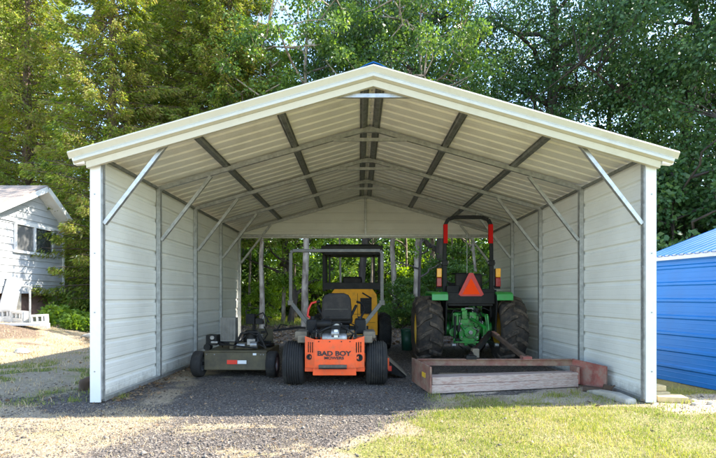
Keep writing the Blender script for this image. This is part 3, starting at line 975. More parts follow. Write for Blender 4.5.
y = YF
r = rake([(y + .06, .03), (y - .035, .03), (y - .04, .014), (y - .006, -.036), (y - .006, -.042), (y + .006, -.042), (y + .0, .02), (y + .06, .022)], 1.0, 'rake_trim')
r.build('rake_trim', CP)
r = rake([(y - .002, -.04), (y - .034, -.072), (y - .036, -.096), (y + .004, -.112), (y + .012, -.112), (y + .012, -.038)], .982, 'rake_trim')
r.build('rake_fascia', CP)
r = rake([(y + .02, -.108), (y + .006, -.116), (y + .022, -.182), (y + .065, -.182), (y + .065, -.176), (y + .03, -.172), (y + .028, -.108)], .947, 'rake_trim_cream')
r.build('rake_trim', CP)
r = rake([(YB - .06, .03), (YB + .03, .03), (YB + .03, -.12), (YB + .02, -.12), (YB + .02, .022), (YB - .06, .022)], 1.0, 'rake_trim')
r.build('rake_trim', CP)
# rear gable
b = MB(); ZH = CAMZ + (297 - 237) * 11.36 / F
gz = ZH + .02
sheet(b, (0, FR[4] + .035, gz), (0, 0, 1), (1, 0, 0), (0, 1, 0), ZR - .05 - gz, lambda s: (-max(0.01, min(HW, (ZR - .04 - gz - s) / SL)), max(0.01, min(HW, (ZR - .04 - gz - s) / SL))), CREAM, CREAM, phase=.1)
rawbuild(b, 'gable_panel', CP)
b = MB(); b.box((0, FR[4], ZH + .03), (2 * HW - .1, .057, .057), GALV); b.build('header', CP, .003)
b = MB(); b.box((0, FR[4] + .06, ZH - .004), (2 * HW, .05, .03), CREAM); b.build('header_trim', CP)
b = MB(); b.box((0, FR[4] - .002, (ZH + .06 + ROOFZ(0) - .12) / 2), (.05, .05, ROOFZ(0) - .12 - ZH - .06), GALV); b.build('gable_stud', CP, .003)


# ------------------------------------------------------------------ wheels
def tyre(b, R, w, rimR, m, c=(0, 0, 0), n=40, sq=.8):
    h = w / 2
    prof = [(-h * .78, rimR), (-h * .98, rimR + (R - rimR) * .35), (-h * .97, R - (R - rimR) * .3), (-h * .8, R - (R - rimR) * .06), (-h * .4, R), (h * .4, R),
            (h * .8, R - (R - rimR) * .06), (h * .97, R - (R - rimR) * .3), (h * .98, rimR + (R - rimR) * .35), (h * .78, rimR)]
    b.lathe(prof, m, c, 'x', n)


def rim(b, r, w, m, c, out=1, hub=None, n=28):
    x = c[0]
    h = w / 2
    prof = [(x - h, r * 1.02), (x - h * .9, r * .93), (x - h * .4, r * .86), (x + out * h * .15, r * .8), (x + out * h * .05, r * .45), (x + out * h * .35, r * .3), (x + out * h * .35, .001)]
    if out < 0: prof = [(x + h, r * 1.02), (x + h * .9, r * .93), (x + h * .4, r * .86)] + prof[3:]
    else:
        prof = [(x + h, r * 1.02), (x + h * .9, r * .93), (x + h * .4, r * .86)] + [(x + h * .1, r * .8), (x + h * .0, r * .45), (x + h * .3, r * .3), (x + h * .3, .001)]
    b.lathe([(a - c[0], q) for a, q in prof], m, c, 'x', n)
    # drum so that both sides close
    b.lathe([(-h, r * 1.03), (-h * .7, r * .9), (h * .7, r * .9), (h, r * 1.03)], m, c, 'x', n)
    for k in range(6):
        t = k * PI / 3
        b.cyl((c[0] + out * h * .05, c[1] + r * .58 * math.cos(t), c[2] + r * .58 * math.sin(t)), (c[0] + out * h * .22, c[1] + r * .58 * math.cos(t), c[2] + r * .58 * math.sin(t)), r * .05, SCREW, 6)


def lugs(b, R, w, m, c, mm=None, n=18, lh=.035, ang=.35, lw=.05):
    for side in (-1, 1):
        for k in range(n):
            t0 = 2 * PI * (k + (.5 if side > 0 else 0)) / n
            stn = [(0.0 - side * .02, 0, R), (side * w * .22, ang * .32, R - .002), (side * w * .42, ang * .8, R - .03), (side * w * .5, ang * .95, R - .1)]
            vs = []
            for x_, da, r_ in stn:
                for dt, rr in ((-lw / 2 / R, r_ - .01), (lw / 2 / R, r_ - .01), (lw * .36 / R, r_ + lh), (-lw * .36 / R, r_ + lh)):
                    t = t0 + da + dt
                    vs.append((c[0] + x_, c[1] + rr * math.cos(t), c[2] + rr * math.sin(t)))
            fs = []
            for s in range(3):
                for q in range(4):
                    q2 = (q + 1) % 4
                    fs.append((s * 4 + q, s * 4 + q2, s * 4 + 4 + q2, s * 4 + 4 + q))
            fs += [(0, 1, 2, 3), (12, 13, 14, 15)]
            b.add(vs, fs, m)


def wheel(parent, c, R, w, rr, rubber, rimm, out, lug=None, groove=0, n=40):
    t = MB(); tyre(t, R - (lug['lh'] if lug else 0), w, rr, rubber, c, n)
    if lug: lugs(t, R - lug['lh'], w, LUGM if rubber is RUBBERM else rubber, c, **lug)
    if groove:
        h = w / 2
        for k in range(groove):
            a = -h * .72 + 1.44 * h * (k + .5) / groove
            ww = h * 1.44 / groove * .36
            t.lathe([(a - ww, R - .006), (a - ww * .8, R + .009), (a + ww * .8, R + .009), (a + ww, R - .006)], rubber, c, 'x', n)
    o = t.build('wheel', parent)
    r_ = MB(); rim(r_, rr, w * .8, rimm, c, out); r_.build('rim', o)
    return o


def text(body, size, parent, loc, rot, m, name='lettering', ext=.002, bold=.0, sx=1.):
    cu = bpy.data.curves.new(name, 'FONT'); cu.body = body; cu.size = size; cu.align_x = 'CENTER'; cu.align_y = 'CENTER'
    cu.extrude = ext; cu.offset = bold
    o = bpy.data.objects.new(name, cu); COL.objects.link(o)
    dg = bpy.context.evaluated_depsgraph_get()
    me = bpy.data.meshes.new_from_object(o.evaluated_get(dg))
    bpy.data.objects.remove(o)
    me.materials.clear(); me.materials.append(m)
    q = link(name, me, parent); q.location = loc; q.rotation_euler = rot; q.scale = (sx, 1, 1)
    return q


# ------------------------------------------------------------------ orange zero-turn mower
MW = thing('riding_mower', 'orange zero-turn riding mower with grey roll bar, seen from behind', 'mower', (-.315, 6.42, 0))
for sg in (-1, 1):
    wheel(MW, (sg * .548, 0, .285), .285, .29, .15, RUBBER, BLACK, sg, groove=7)
    f = MB(); f.box((sg * .45, .08, .67), (.16, .5, .09), DUST); f.box((sg * .43, -.19, .62), (.12, .06, .1), DUST); f.build('fender', MW, .012)
    # caster wheels in front
    cwheel = wheel(MW, (sg * .42, 1.62, .16), .16, .15, .07, RUBBER, BLACK, sg, n=24)
    k = MB(); k.tube([(sg * .42, 1.62, .36), (sg * .42, 1.6, .5), (sg * .3, 1.3, .5)], .022, ORANGE, 8); k.box((sg * .42, 1.62, .36), (.2, .06, .03), ORANGE); k.build('caster_arm', MW, .004)
# rear orange panel: centre plus angled wings
PY = -.34
b = MB()
zt, zm, zb = .655, .27, .2
outline = [(-.385, .655), (-.255, .628), (.255, .628), (.385, .655), (.385, .27), (.355, .25), (-.355, .25), (-.385, .27)]


def yb(x): return PY + max(0, abs(x) - .25) * .55


def bent(b, poly_cols, z0f, z1f, m, th=.012):
    """vertical strips following the bend"""
    vs = []; fs = []
    for x_ in poly_cols:
        yy = yb(x_)
        vs += [(x_, yy, z0f(x_)), (x_, yy, z1f(x_)), (x_, yy + th, z1f(x_)), (x_, yy + th, z0f(x_))]
    n = len(poly_cols)
    for i in range(n - 1):
        for q in range(4):
            q2 = (q + 1) % 4
            fs.append((i * 4 + q, i * 4 + q2, i * 4 + 4 + q2, i * 4 + 4 + q))
    fs += [(0, 1, 2, 3), tuple((n - 1) * 4 + q for q in (3, 2, 1, 0))]
    b.add(vs, fs, m)


top = lambda x: .625 + max(0, abs(x) - .25) * .28
bot = lambda x: .262
# centre, and wings with slots cut as gaps
bent(b, [-.255, 0, .255], lambda x: .262, top, ORANGE)
for sg in (-1, 1):
    # above and below the slots
    ed = [.255, .385]
    slots = [(.275, .289), (.303, .317), (.331, .345)]
    cols = [.255] + [e for s_ in slots for e in s_] + [.385]
    bent(b, [sg * .255, sg * .385] if sg > 0 else [-.385, -.255], lambda x: .262, lambda x: .455, ORANGE)
    bent(b, [sg * .255, sg * .385] if sg > 0 else [-.385, -.255], lambda x: .59, top, ORANGE)
    for i in range(0, len(cols) - 1, 2):
        a_, c_ = cols[i], cols[i + 1]
        bent(b, [a_, c_] if sg > 0 else [-c_, -a_], lambda x: .455, lambda x: .59, ORANGE)
bp_ = b.build('rear_panel', MW)
b = MB(); b.box((0, PY + .05, .215), (.56, .03, .11), ORANGE); b.box((-.33, PY + .12, .23), (.12, .05, .06), ORANGE); b.box((.33, PY + .12, .23), (.12, .05, .06), ORANGE)
b.build('lower_panel', MW, .004)
b = MB(); b.box((-.02, PY - .022, .285), (.36, .035, .04), STEELG); b.box((-.02, PY - .02, .255), (.36, .02, .012), BLACK); b.build('bumper', MW, .004)
for x_, z_ in ((-.325, .4), (.318, .39)):
    q = MB(); r0 = .036 if x_ < 0 else .046
    q.lathe([(-.012, r0 * .55), (-.018, r0 * .7), (-.018, r0), (0, r0), (.03, r0 * .55)], BLACK, (x_, yb(x_) - .0, z_), 'y', 20); q.lathe([(0, 0.0001), (0, r0 * .6)], BLACKP, (x_, yb(x_) - .004, z_), 'y', 20)
    q.build('grommet', MW)
for x_ in (-.2, -.06, .09, .2):
    q = MB(); q.cyl((x_, PY - .006, .6), (x_, PY, .6), .008, BLACK, 8); q.build('bolt', MW)
for k in range(3):
    for sg in (-1, 1):
        pass
text('BAD BOY', .083, MW, (-.005, PY - .003, .445), (PI / 2, 0, 0), INK, bold=.0028, sx=1.22)
text('MOWERS', .05, MW, (-.005, PY - .003, .388), (PI / 2, 0, 0), INK, bold=.0016, sx=1.2)
q = MB(); q.box((0, -.02, .42), (.62, .55, .3), BLACK); q.box((0, .55, .36), (.5, .9, .1), BLACK); q.build('frame', MW, .01)
# engine
e = MB()
e.box((.0, -.12, .68), (.3, .3, .13), BLACKP); e.cyl((0, -.12, .74), (0, -.12, .8), .13, BLACKP, 24); e.cyl((0, -.12, .8), (0, -.12, .82), .09, ALU, 20)
for sg in (-1, 1):
    for k in range(5):
        e.box((sg * (.17 + k * .018), -.17, .69), (.008, .14, .1), ALU)
    e.box((sg * .27, -.17, .69), (.03, .13, .09), BLACKP)
e.cyl((-.04, -.3, .7), (.06, -.3, .7), .05, ALU, 16); e.box((.02, -.31, .7), (.05, .07, .1), WHITEL)
e.tube([(-.2, -.25, .62), (-.22, -.3, .7), (-.12, -.3, .76), (-.05, -.22, .78)], .018, BLACK, 8)
e.tube([(.2, -.25, .62), (.24, -.3, .7), (.16, -.3, .76), (.1, -.22, .78)], .014, BLACK, 8)
e.build('engine', MW, .004)
for sg in (-1, 1):
    q = MB(); q.box((sg * .33, .32, .76), (.15, .5, .2), BLACKP); q.cyl((sg * .33, .2, .86), (sg * .33, .2, .9), .035, BLACKP, 14); q.build('fuel_tank', MW, .02)
q = MB(); q.lathe([(-.1, .0), (-.1, .05), (.1, .05), (.1, 0)], BLACKP, (-.14, -.2, .82), 'x', 18); q.tube([(-.04, -.2, .82), (.05, -.18, .83), (.08, -.14, .78)], .022, BLACKP, 8); q.build('air_filter', MW)
for k, pts in enumerate(([(-.3, -.2, .6), (-.3, -.28, .7), (-.2, -.28, .74), (-.1, -.2, .7)], [(.12, -.3, .64), (.26, -.3, .7), (.3, -.2, .78), (.2, -.05, .82)], [(-.1, .1, .9), (-.24, .0, .84), (-.3, -.1, .72), (-.26, -.2, .62)])):
    q = MB(); q.tube(pts, .009, BLACK, 6); q.build('hose', MW)
q = MB(); q.lathe([(-.16, .055), (-.155, .065), (.155, .065), (.16, .055)], ALU, (0, -.26, .635), 'x', 18); q.build('muffler', MW)
# seat
s_ = MB()
s_.prism([(-.2, .84), (-.215, .93), (-.2, 1.14), (-.165, 1.2), (-.1, 1.225), (.1, 1.225), (.165, 1.2), (.2, 1.14), (.215, .93), (.2, .84)], .22, .32, SEAT, 'y')
so = s_.build('backrest', MW, .03)
q = MB(); q.box((0, .215, 1.0), (.33, .006, .006), STEELG); q.box((0, .2175, .9), (.3, .006, .004), BLACK); q.build('seam', so)
q = MB(); q.box((0, .5, .84), (.44, .46, .1), SEAT); q.build('seat', MW, .03)
q = MB(); q.box((0, .45, .72), (.36, .4, .12), BLACK); q.build('seat_base', MW, .01)
for sg in (-1, 1):
    q = MB(); q.tube([(sg * .2, .3, .9), (sg * .26, .3, 1.02), (sg * .27, .36, 1.04), (sg * .27, .6, 1.04)], .02, BLACKP, 8); q.build('armrest', MW)
# roll bar
T = 1.815
q = MB()
path = [(-.635, .2, 1.07), (-.635, .2, T - .03), (-.61, .2, T), (.61, .2, T), (.635, .2, T - .03), (.635, .2, 1.07)]
for i in range(len(path) - 1):
    q.beam(path[i], path[i + 1], .046, .046, STEELG, (0, 1, 0))
q.build('roll_bar', MW, .006)
for sg in (-1, 1):
    q = MB(); q.beam((sg * .635, .2, 1.1), (sg * .39, .14, .8), .055, .055, STEELG, (0, 1, 0)); q.beam((sg * .39, .14, .82), (sg * .39, .14, .5), .055, .055, STEELG, (0, 1, 0))
    q.box((sg * .635, .2, 1.09), (.075, .075, .07), STEELG)
    q.build('roll_bar_leg', MW, .006)
q = MB(); q.tube([(-.3, .35, .7), (-.33, .35, .84), (-.42, .38, .9), (-.41, .42, 1.0), (-.37, .44, 1.08), (-.3, .46, 1.1)], .017, REDL, 8); q.tube([(-.3, .46, 1.1), (-.25, .46, 1.1)], .022, BLACKP, 8); q.build('control_lever', MW, label='orange-red curved control lever')
q = MB(); q.tube([(.3, .35, .7), (.33, .35, .86), (.4, .42, .98), (.36, .48, 1.08), (.28, .5, 1.1)], .017, BLACK, 8); q.build('control_lever', MW)
# deck
q = MB()
q.prism([(-.72, .42), (-.3, .36), (.45, .36), (.68, .5), (.72, 1.15), (.4, 1.4), (-.4, 1.4), (-.74, 1.1)], .12, .25, ORANGE, 'z'); q.build('deck', MW, .015)
q = MB(); q.add([(.6, .3, .3), (.74, .32, .3), (1.0, .42, .05), (.99, .9, .06), (.74, 1.0, .28), (.6, 1.0, .28), (.6, .3, .25), (.72, .32, .28), (1.0, .42, .03), (.98, .9, .04), (.74, 1.0, .26), (.6, 1.0, .26)],
           [(0, 1, 4, 5), (1, 2, 3, 4), (6, 7, 10, 11), (7, 8, 9, 10), (0, 1, 7, 6), (1, 2, 8, 7), (2, 3, 9, 8), (3, 4, 10, 9), (4, 5, 11, 10)], DUST)
q.add([(.72, .32, .29), (1.0, .42, .045), (.98, .44, .0), (.72, .34, .1)], [(0, 1, 2, 3)], BLACKP)
q.build('discharge_chute', MW)
q = MB(); q.box((.69, .28, .23), (.1, .04, .16), ORANGE); q.box((.75, .3, .16), (.05, .05, .07), REDL); q.build('chute_bracket', MW, .005)
q = MB(); q.box((0, 1.25, .42), (.5, .35, .03), BLACK, (.25, 0, 0)); q.build('foot_plate', MW, .004)
q = MB(); q.box((0, .95, .5), (.45, .4, .1), ORANGE); q.build('floor_pan', MW, .01)

# ------------------------------------------------------------------ olive tow-behind mower
TM = thing('tow_behind_mower', 'dusty olive tow-behind mower with engine and two small wheels, beside the left wall', 'mower', (-1.81, 7.0, 0), -.03)
for sg, dy in ((-1, -.02), (1, -.02)):
    wheel(TM, (sg * .545, dy, .19), .19, .15, .1, RUBBER, ALU, -sg if sg < 0 else sg, n=28)
q = MB()
q.prism([(-.06, .1), (-.055, .36), (-.03, .385), (.9, .385), (.92, .1)], -.46, .46, OLIVE, 'x'); q.build('deck', TM, .012)
q = MB(); q.box((-.04, -.068, .22), (.15, .006, .06), REDL); q.build('reflector', TM, label='red half of the reflector strip')
q = MB(); q.box((.105, -.068, .22), (.13, .006, .05), WHITEL); q.build('reflector', TM, label='silver half of the reflector strip')
q = MB(); q.box((.29, -.066, .335), (.05, .006, .03), WHITEL); q.build('sticker', TM)
q = MB(); q.box((0, -.03, .12), (.86, .04, .03), BLACK); q.box((0, .0, .19), (1.0, .05, .05), BLACK); q.build('axle', TM, .004)
for x_ in (-.42, -.3, .38, .42):
    q = MB(); q.cyl((x_, -.075, .33), (x_, -.055, .33), .009, ALU, 8); q.build('bolt', TM)
q = MB(); q.box((0, -.062, .375), (.94, .03, .012), OLIVE); q.build('deck_lip', TM)
q = MB(); q.tube([(-.3, .3, .4), (-.25, .1, .5), (-.1, .02, .46), (.1, .0, .44), (.3, .02, .41)], .01, BLACK, 6); q.tube([(.34, .3, .4), (.36, .05, .48), (.4, .3, .6), (.3, .5, .7)], .009, BLACK, 6); q.build('cable', TM)
q = MB(); q.lathe([(-.02, .03), (-.02, .13), (.02, .13), (.02, .03)], BLACK, (.33, .5, .42), 'z', 20); q.box((.2, .5, .46), (.42, .08, .03), BLACKP); q.build('belt_cover', TM)
# grey ribbed housing
q = MB(); q.box((-.17, .22, .68), (.23, .16, .36), GREYPL)
for k in range(5): q.box((-.25 + k * .04, .135, .69), (.016, .014, .32), GREYPL)
q.box((-.17, .22, .47), (.26, .2, .06), BLACK)
q.build('ribbed_housing', TM, .008)
q = MB(); q.box((-.38, .12, .53), (.16, .2, .15), BLACK); q.cyl((-.36, .0, .57), (-.36, .03, .57), .03, ALU, 12); q.box((-.33, .02, .5), (.1, .03, .03), ALU); q.cyl((-.43, -.02, .43), (-.43, .1, .43), .05, BLACK, 14); q.build('battery', TM, .006)
e = MB()
e.box((.08, .25, .44), (.42, .3, .1), OLIVE); e.cyl((.16, .25, .46), (.16, .25, .62), .12, BLACK, 20); e.cyl((.16, .25, .62), (.16, .25, .66), .09, BLACKP, 20)
e.box((.2, .1, .5), (.12, .05, .09), ALU); e.cyl((.0, .05, .45), (.12, .05, .45), .035, ALU, 12); e.cyl((.2, .06, .46), (.3, .06, .46), .05, ALU, 14)
for k in range(6): e.box((.29 + .0, .25, .5 + k * .02), (.12, .14, .007), ALU)
e.tube([(-.06, .1, .44), (-.02, .04, .5), (.06, .04, .52), (.12, .08, .6)], .012, BLACK, 6)
e.tube([(.1, .1, .62), (.2, .02, .64), (.3, .06, .6), (.34, .12, .48)], .01, BLACK, 6)
e.build('engine', TM, .004)
q = MB(); q.beam((-.06, .1, .4), (.05, .1, .63), .03, .03, BLACK); q.beam((.05, .1, .63), (.3, .1, .65), .02, .03, BLACK); q.beam((.3, .1, .65), (.42, .1, .4), .03, .03, BLACK); q.beam((.22, .1, .52), (.4, .1, .42), .02, .02, BLACK)
q.build('guard_frame', TM, .004)
q = MB(); q.box((.18, .75, .52), (.42, .02, .28), OLIVE, (.2, 0, 0)); q.build('rear_plate', TM, .005)
q = MB(); q.box((.06, .62, .82), (.14, .12, .16), BLACKP); q.box((.2, .62, .78), (.12, .1, .09), BLACK); q.tube([(.1, .6, .85), (.26, .58, .92), (.36, .6, .76)], .014, BLACK, 6); q.tube([(.24, .6, .76), (.28, .6, .9)], .016, ALU, 6)
q.tube([(-.02, .62, .9), (-.02, .62, .96), (.05, .62, .95)], .013, BLACK, 6); q.tube([(.3, .62, .7), (.34, .6, .86), (.4, .6, .84)], .013, BLACK, 6)
q.beam((.1, .65, .4), (.1, .65, .8), .04, .04, BLACK); q.build('control_head', TM, .006)
q = MB(); q.beam((.2, .7, .6), (.75, .95, .66), .035, .035, BLACK); q.beam((.75, .95, .66), (1.0, 1.1, .64), .035, .035, BLACK); q.tube([(.45, .8, .64), (.5, .8, .72), (.6, .86, .7)], .012, BLACK, 6); q.beam((1.0, 1.1, .64), (1.05, 1.12, .03), .03, .03, BLACK); q.build('tow_bar', TM, .004)

# ------------------------------------------------------------------ green tractor
TR = thing('tractor', 'green compact tractor with orange slow-vehicle triangle, seen from behind', 'tractor', (1.955, 8.62, 0))
for sg in (-1, 1):
    wheel(TR, (sg * .73, 0, .595), .6, .47, .31, RUBBERM, RIMY, sg, lug=dict(n=14, lh=.045, ang=.3, lw=.085), n=44)
    wheel(TR, (sg * .62, 1.75, .36), .36, .28, .2, RUBBERM, RIMY, sg, lug=dict(n=14, lh=.025, ang=.34, lw=.045), n=30)
    f = MB()
    # fender: flat deck over the tyre with a downturned edge
    f.prism([(-.46, 1.11), (-.45, 1.22), (-.38, 1.255), (.3, 1.28), (.55, 1.12), (.58, .8), (.55, .8), (.52, 1.09), (.3, 1.245), (-.36, 1.215), (-.42, 1.19), (-.43, 1.11)], sg * .42, sg * .7, GREENF, 'x')
    f.prism([(-.42, 1.17), (-.36, 1.235), (.3, 1.27), (.55, 1.12), (.58, .5), (-.3, .5)], sg * .42, sg * .45, BLACKP, 'x')
    f.build('fender', TR, .008)
    l_ = MB(); l_.box((sg * .525, -.15, 1.60), (.085, .06, .16), AMBER); l_.build('indicator_lamp', TR, .012, label='amber indicator lamp')
    l_ = MB(); l_.box((sg * .525, -.15, 1.435), (.085, .06, .16), TAILR); l_.build('tail_lamp', TR, .012)
    l_ = MB(); l_.box((sg * .525, -.1, 1.5), (.1, .05, .36), BLACKP); l_.beam((sg * .45, -.08, 1.36), (sg * .525, -.08, 1.36), .03, .03, BLACK); l_.beam((sg * .5, -.08, 1.3), (sg * .5, -.08, 1.22), .03, .03, BLACK); l_.build('lamp_bracket', TR, .006)
    p = MB(); p.beam((sg * .42, -.1, .8), (sg * .42, -.1, 1.78), .075, .065, BLACK, (0, 1, 0)); p.box((sg * .42, -.1, 1.78), (.1, .1, .1), BLACK)
    p.cyl((sg * .42 - .07, -.1, 1.78), (sg * .42 + .07, -.1, 1.78), .02, ALU, 10)
    p.build('roll_bar_post', TR, .008)
    rd = MB(); rd.box((sg * .405, -.1, 2.3), (.074, .07, .34), REDROPS); rd.build('warning_strip', TR, .003)
    # lower links
    k = MB(); k.beam((sg * .22, -.1, .45), (sg * .36, -.62, .36), .02, .06, GREENP if sg < 0 else BLACK); k.tube([(sg * .3, -.35, .42), (sg * .26, -.3, .85)], .018, GREENP, 8)
    k.cyl((sg * .36 - .03, -.62, .36), (sg * .36 + .03, -.62, .36), .035, ALU, 12)
    k.build('lift_link', TR, .004)
hoop = MB()
path = [(-.42, -.1, 1.82), (-.41, -.1, 2.46), (-.36, -.1, 2.56), (-.24, -.1, 2.6), (.24, -.1, 2.6), (.36, -.1, 2.56), (.41, -.1, 2.46), (.42, -.1, 1.82)]
for i in range(len(path) - 1): hoop.beam(path[i], path[i + 1], .062, .06, BLACK, (0, 1, 0))
hoop.build('roll_hoop', TR, .008)
# SMV triangle
tr_ = MB()
def tri(cx_, zc, w, h, cut):
    return [(cx_ - w / 2, zc + cut * .3), (cx_ - w / 2 + cut * .4, zc), (cx_ + w / 2 - cut * .4, zc), (cx_ + w / 2, zc + cut * .3), (cx_ + cut * .35, zc + h), (cx_ - cut * .35, zc + h)]
tr_.prism(tri(0, 1.185, .44, .405, .1), -.34, -.332, SMVR, 'y')
t_o = tr_.build('slow_vehicle_sign', TR)
t2 = MB(); t2.prism([(-.155, 1.215), (.155, 1.215), (0, 1.5)], -.344, -.3405, SMV, 'y'); t2.build('triangle', t_o)
q = MB(); q.box((0, -.3, 1.15), (.84, .06, .2), BLACK); q.box((-.31, -.26, 1.25), (.22, .1, .24), BLACKP); q.box((.31, -.26, 1.22), (.22, .1, .18), BLACKP); q.box((0, -.1, 1.05), (.8, .4, .08), BLACK)
q.build('rear_cross_member', TR, .01)
q = MB(); q.box((0, .1, 1.3), (.5, .42, .12), SEAT); q.build('seat', TR, .03)
q = MB(); q.box((0, -.14, 1.42), (.48, .1, .34), SEAT); q.build('backrest', TR, .04)
# transmission and hitch
e = MB()
e.box((0, .15, .62), (.36, .6, .42), GREENP); e.cyl((-.42, 0, .6), (.42, 0, .6), .13, GREENP, 20)
e.prism([(-.17, .42), (-.19, .6), (-.15, .78), (.15, .78), (.19, .6), (.17, .42), (.08, .36), (-.08, .36)], -.2, -.13, GREENP, 'y')
e.cyl((0, -.27, .55), (0, -.19, .55), .1, GREENP, 24); e.cyl((0, -.32, .55), (0, -.26, .55), .035, ALU, 14)
e.box((0, -.22, .68), (.24, .05, .02), GREENP); e.box((0, -.22, .6), (.012, .05, .2), GREENP)
for x_, z_ in ((-.14, .46), (.14, .46), (-.15, .7), (.15, .7), (-.16, .58), (.16, .58)): e.cyl((x_, -.215, z_), (x_, -.2, z_), .014, ALU, 8)
e.build('transmission', TR, .01)
e = MB()
e.box((-.09, -.17, .86), (.09, .14, .16), GREENP); e.box((.06, -.16, .84), (.12, .14, .12), GREENP); e.cyl((-.24, -.1, .86), (.24, -.1, .86), .045, GREENP, 14)
e.box((0, -.19, .97), (.16, .03, .03), ALU); e.box((-.07, -.2, .92), (.02, .03, .12), ALU); e.box((.06, -.2, .92), (.02, .03, .12), ALU)
e.build('hydraulic_valve', TR, .008)
for sg in (-1, 1):
    e = MB(); e.beam((sg * .23, -.05, .86), (sg * .28, -.36, .84), .03, .06, GREENP); e.tube([(sg * .28, -.36, .84), (sg * .3, -.4, .45)], .02, GREENP if sg > 0 else BLACK, 8); e.build('lift_arm', TR, .006)
e = MB(); e.tube([(0.02, -.2, .8), (.12, -.5, .7), (.16, -.62, .66)], .028, GREENP, 10); e.cyl((.0, -.2, .8), (.06, -.2, .8), .04, ALU, 10); e.build('top_link', TR)
e = MB()
for pts in ([(.1, -.2, .92), (.22, -.32, .98), (.34, -.3, .93), (.36, -.2, .7)], [(-.12, -.2, .9), (-.3, -.3, .94), (-.35, -.22, .8), (-.33, -.2, .5)], [(.02, -.22, .95), (.1, -.34, .9), (.2, -.3, .72)]):
    e.tube(pts, .011, BLACK, 6)
e.build('hydraulic_hose', TR)
e = MB(); e.beam((0, -.1, .33), (0, -.62, .33), .09, .03, BLACK); e.beam((-.3, -.3, .38), (.3, -.3, .38), .03, .03, GREENP); e.build('drawbar', TR, .004)
e = MB(); e.box((-.26, -.24, .78), (.1, .1, .22), GREENP); e.build('hydraulic_housing', TR, .01)
e = MB(); e.box((.27, -.2, .5), (.08, .12, .26), GREENP); e.build('hydraulic_housing', TR, .01)
e = MB(); e.cyl((-.3, -.28, .55), (-.3, -.1, .55), .07, GREENP, 16); e.build('hydraulic_housing', TR, .01)
rt = random.Random(4)
for k in range(9):
    e = MB(); a_ = rt.uniform(-.3, .3); zz_ = rt.uniform(.45, .95); yy_ = -.2 - rt.random() * .12
    e.tube([(a_, -.12, zz_), (a_ + rt.uniform(-.06, .06), yy_, zz_ + rt.uniform(-.03, .08)), (a_ + rt.uniform(-.16, .16), yy_ + .03, zz_ - rt.uniform(.05, .2)), (a_ + rt.uniform(-.1, .1), -.12, zz_ - .25)], rt.choice((.008, .011, .015)), rt.choice((BLACK, BLACKP, ALU, GREENP)), 6)
    e.build('hose', TR)
for x_, z_, w_, h_ in ((-.2, .64, .05, .16), (.2, .7, .06, .1), (-.12, .95, .07, .05), (.12, .94, .05, .07), (.24, .42, .06, .1), (-.22, .4, .07, .09), (.0, .34, .2, .05)):
    e = MB(); e.box((x_, -.24, z_), (w_, .06, h_), rt.choice((GREENP, ALU, BLACK, GREENP))); e.build('bracket', TR, .006)
# hood and front
e = MB(); e.prism([(.75, .7), (.75, 1.42), (1.2, 1.4), (2.0, 1.25), (2.2, 1.1), (2.25, .7)], -.3, .3, GREENP, 'x'); e.build('hood', TR, .04)
e = MB(); e.box((0, .55, .9), (.7, .5, .04), BLACKP); e.box((0, .78, 1.2), (.4, .1, .5), BLACKP); e.tube([(0, .75, 1.45), (0, .55, 1.62)], .02, BLACK, 8)
e.lathe([(-.012, .17), (0, .182), (.012, .17), (0, .158)], BLACKP, (0, .55, 1.62), 'z', 24, closed=True); e.box((0, .55, 1.62), (.32, .03, .015), BLACK); e.build('dashboard', TR, .004)
e = MB(); e.box((0, 1.3, .55), (.34, 1.9, .3), BLACK); e.box((0, 1.75, .38), (1.0, .12, .12), BLACK); e.build('chassis', TR, .01)
e = MB(); e.tube([(.0, -.02, 1.6), (.0, -.02, 2.3)], .007, ALU, 6); e.build('antenna', TR)
# ------------------------------------------------------------------ drag box
DB = thing('box_drag', 'faded red steel grading drag with a pale wooden front board, lying behind the tractor', 'grading drag', (0, 0, 0))


def plate(b, p0, p1, z0, z1, z0b, z1b, th, m):
    p0 = Vector((p0[0], p0[1], 0)); p1 = Vector((p1[0], p1[1], 0))
    d = (p1 - p0).normalized(); n_ = Vector((-d.y, d.x, 0)) * th / 2
    vs = []
    for s_ in (-1, 1):
        vs += [p0 + n_ * s_ + Vector((0, 0, z0)), p1 + n_ * s_ + Vector((0, 0, z0b)), p1 + n_ * s_ + Vector((0, 0, z1b)), p0 + n_ * s_ + Vector((0, 0, z1))]
    b.add(vs, [(0, 1, 2, 3), (4, 7, 6, 5), (0, 4, 5, 1), (1, 5, 6, 2), (2, 6, 7, 3), (3, 7, 4, 0)], m)


b = MB(); plate(b, (.86, 5.68), (.73, 6.5), .01, .335, .02, .34, .022, RUST2); so = b.build('end_plate', DB, .004, label='left end plate with a worn yellow patch')
b = MB(); b.box((.83, 5.9, .19), (.012, .12, .07), RIMY, (0, .1, .16)); 
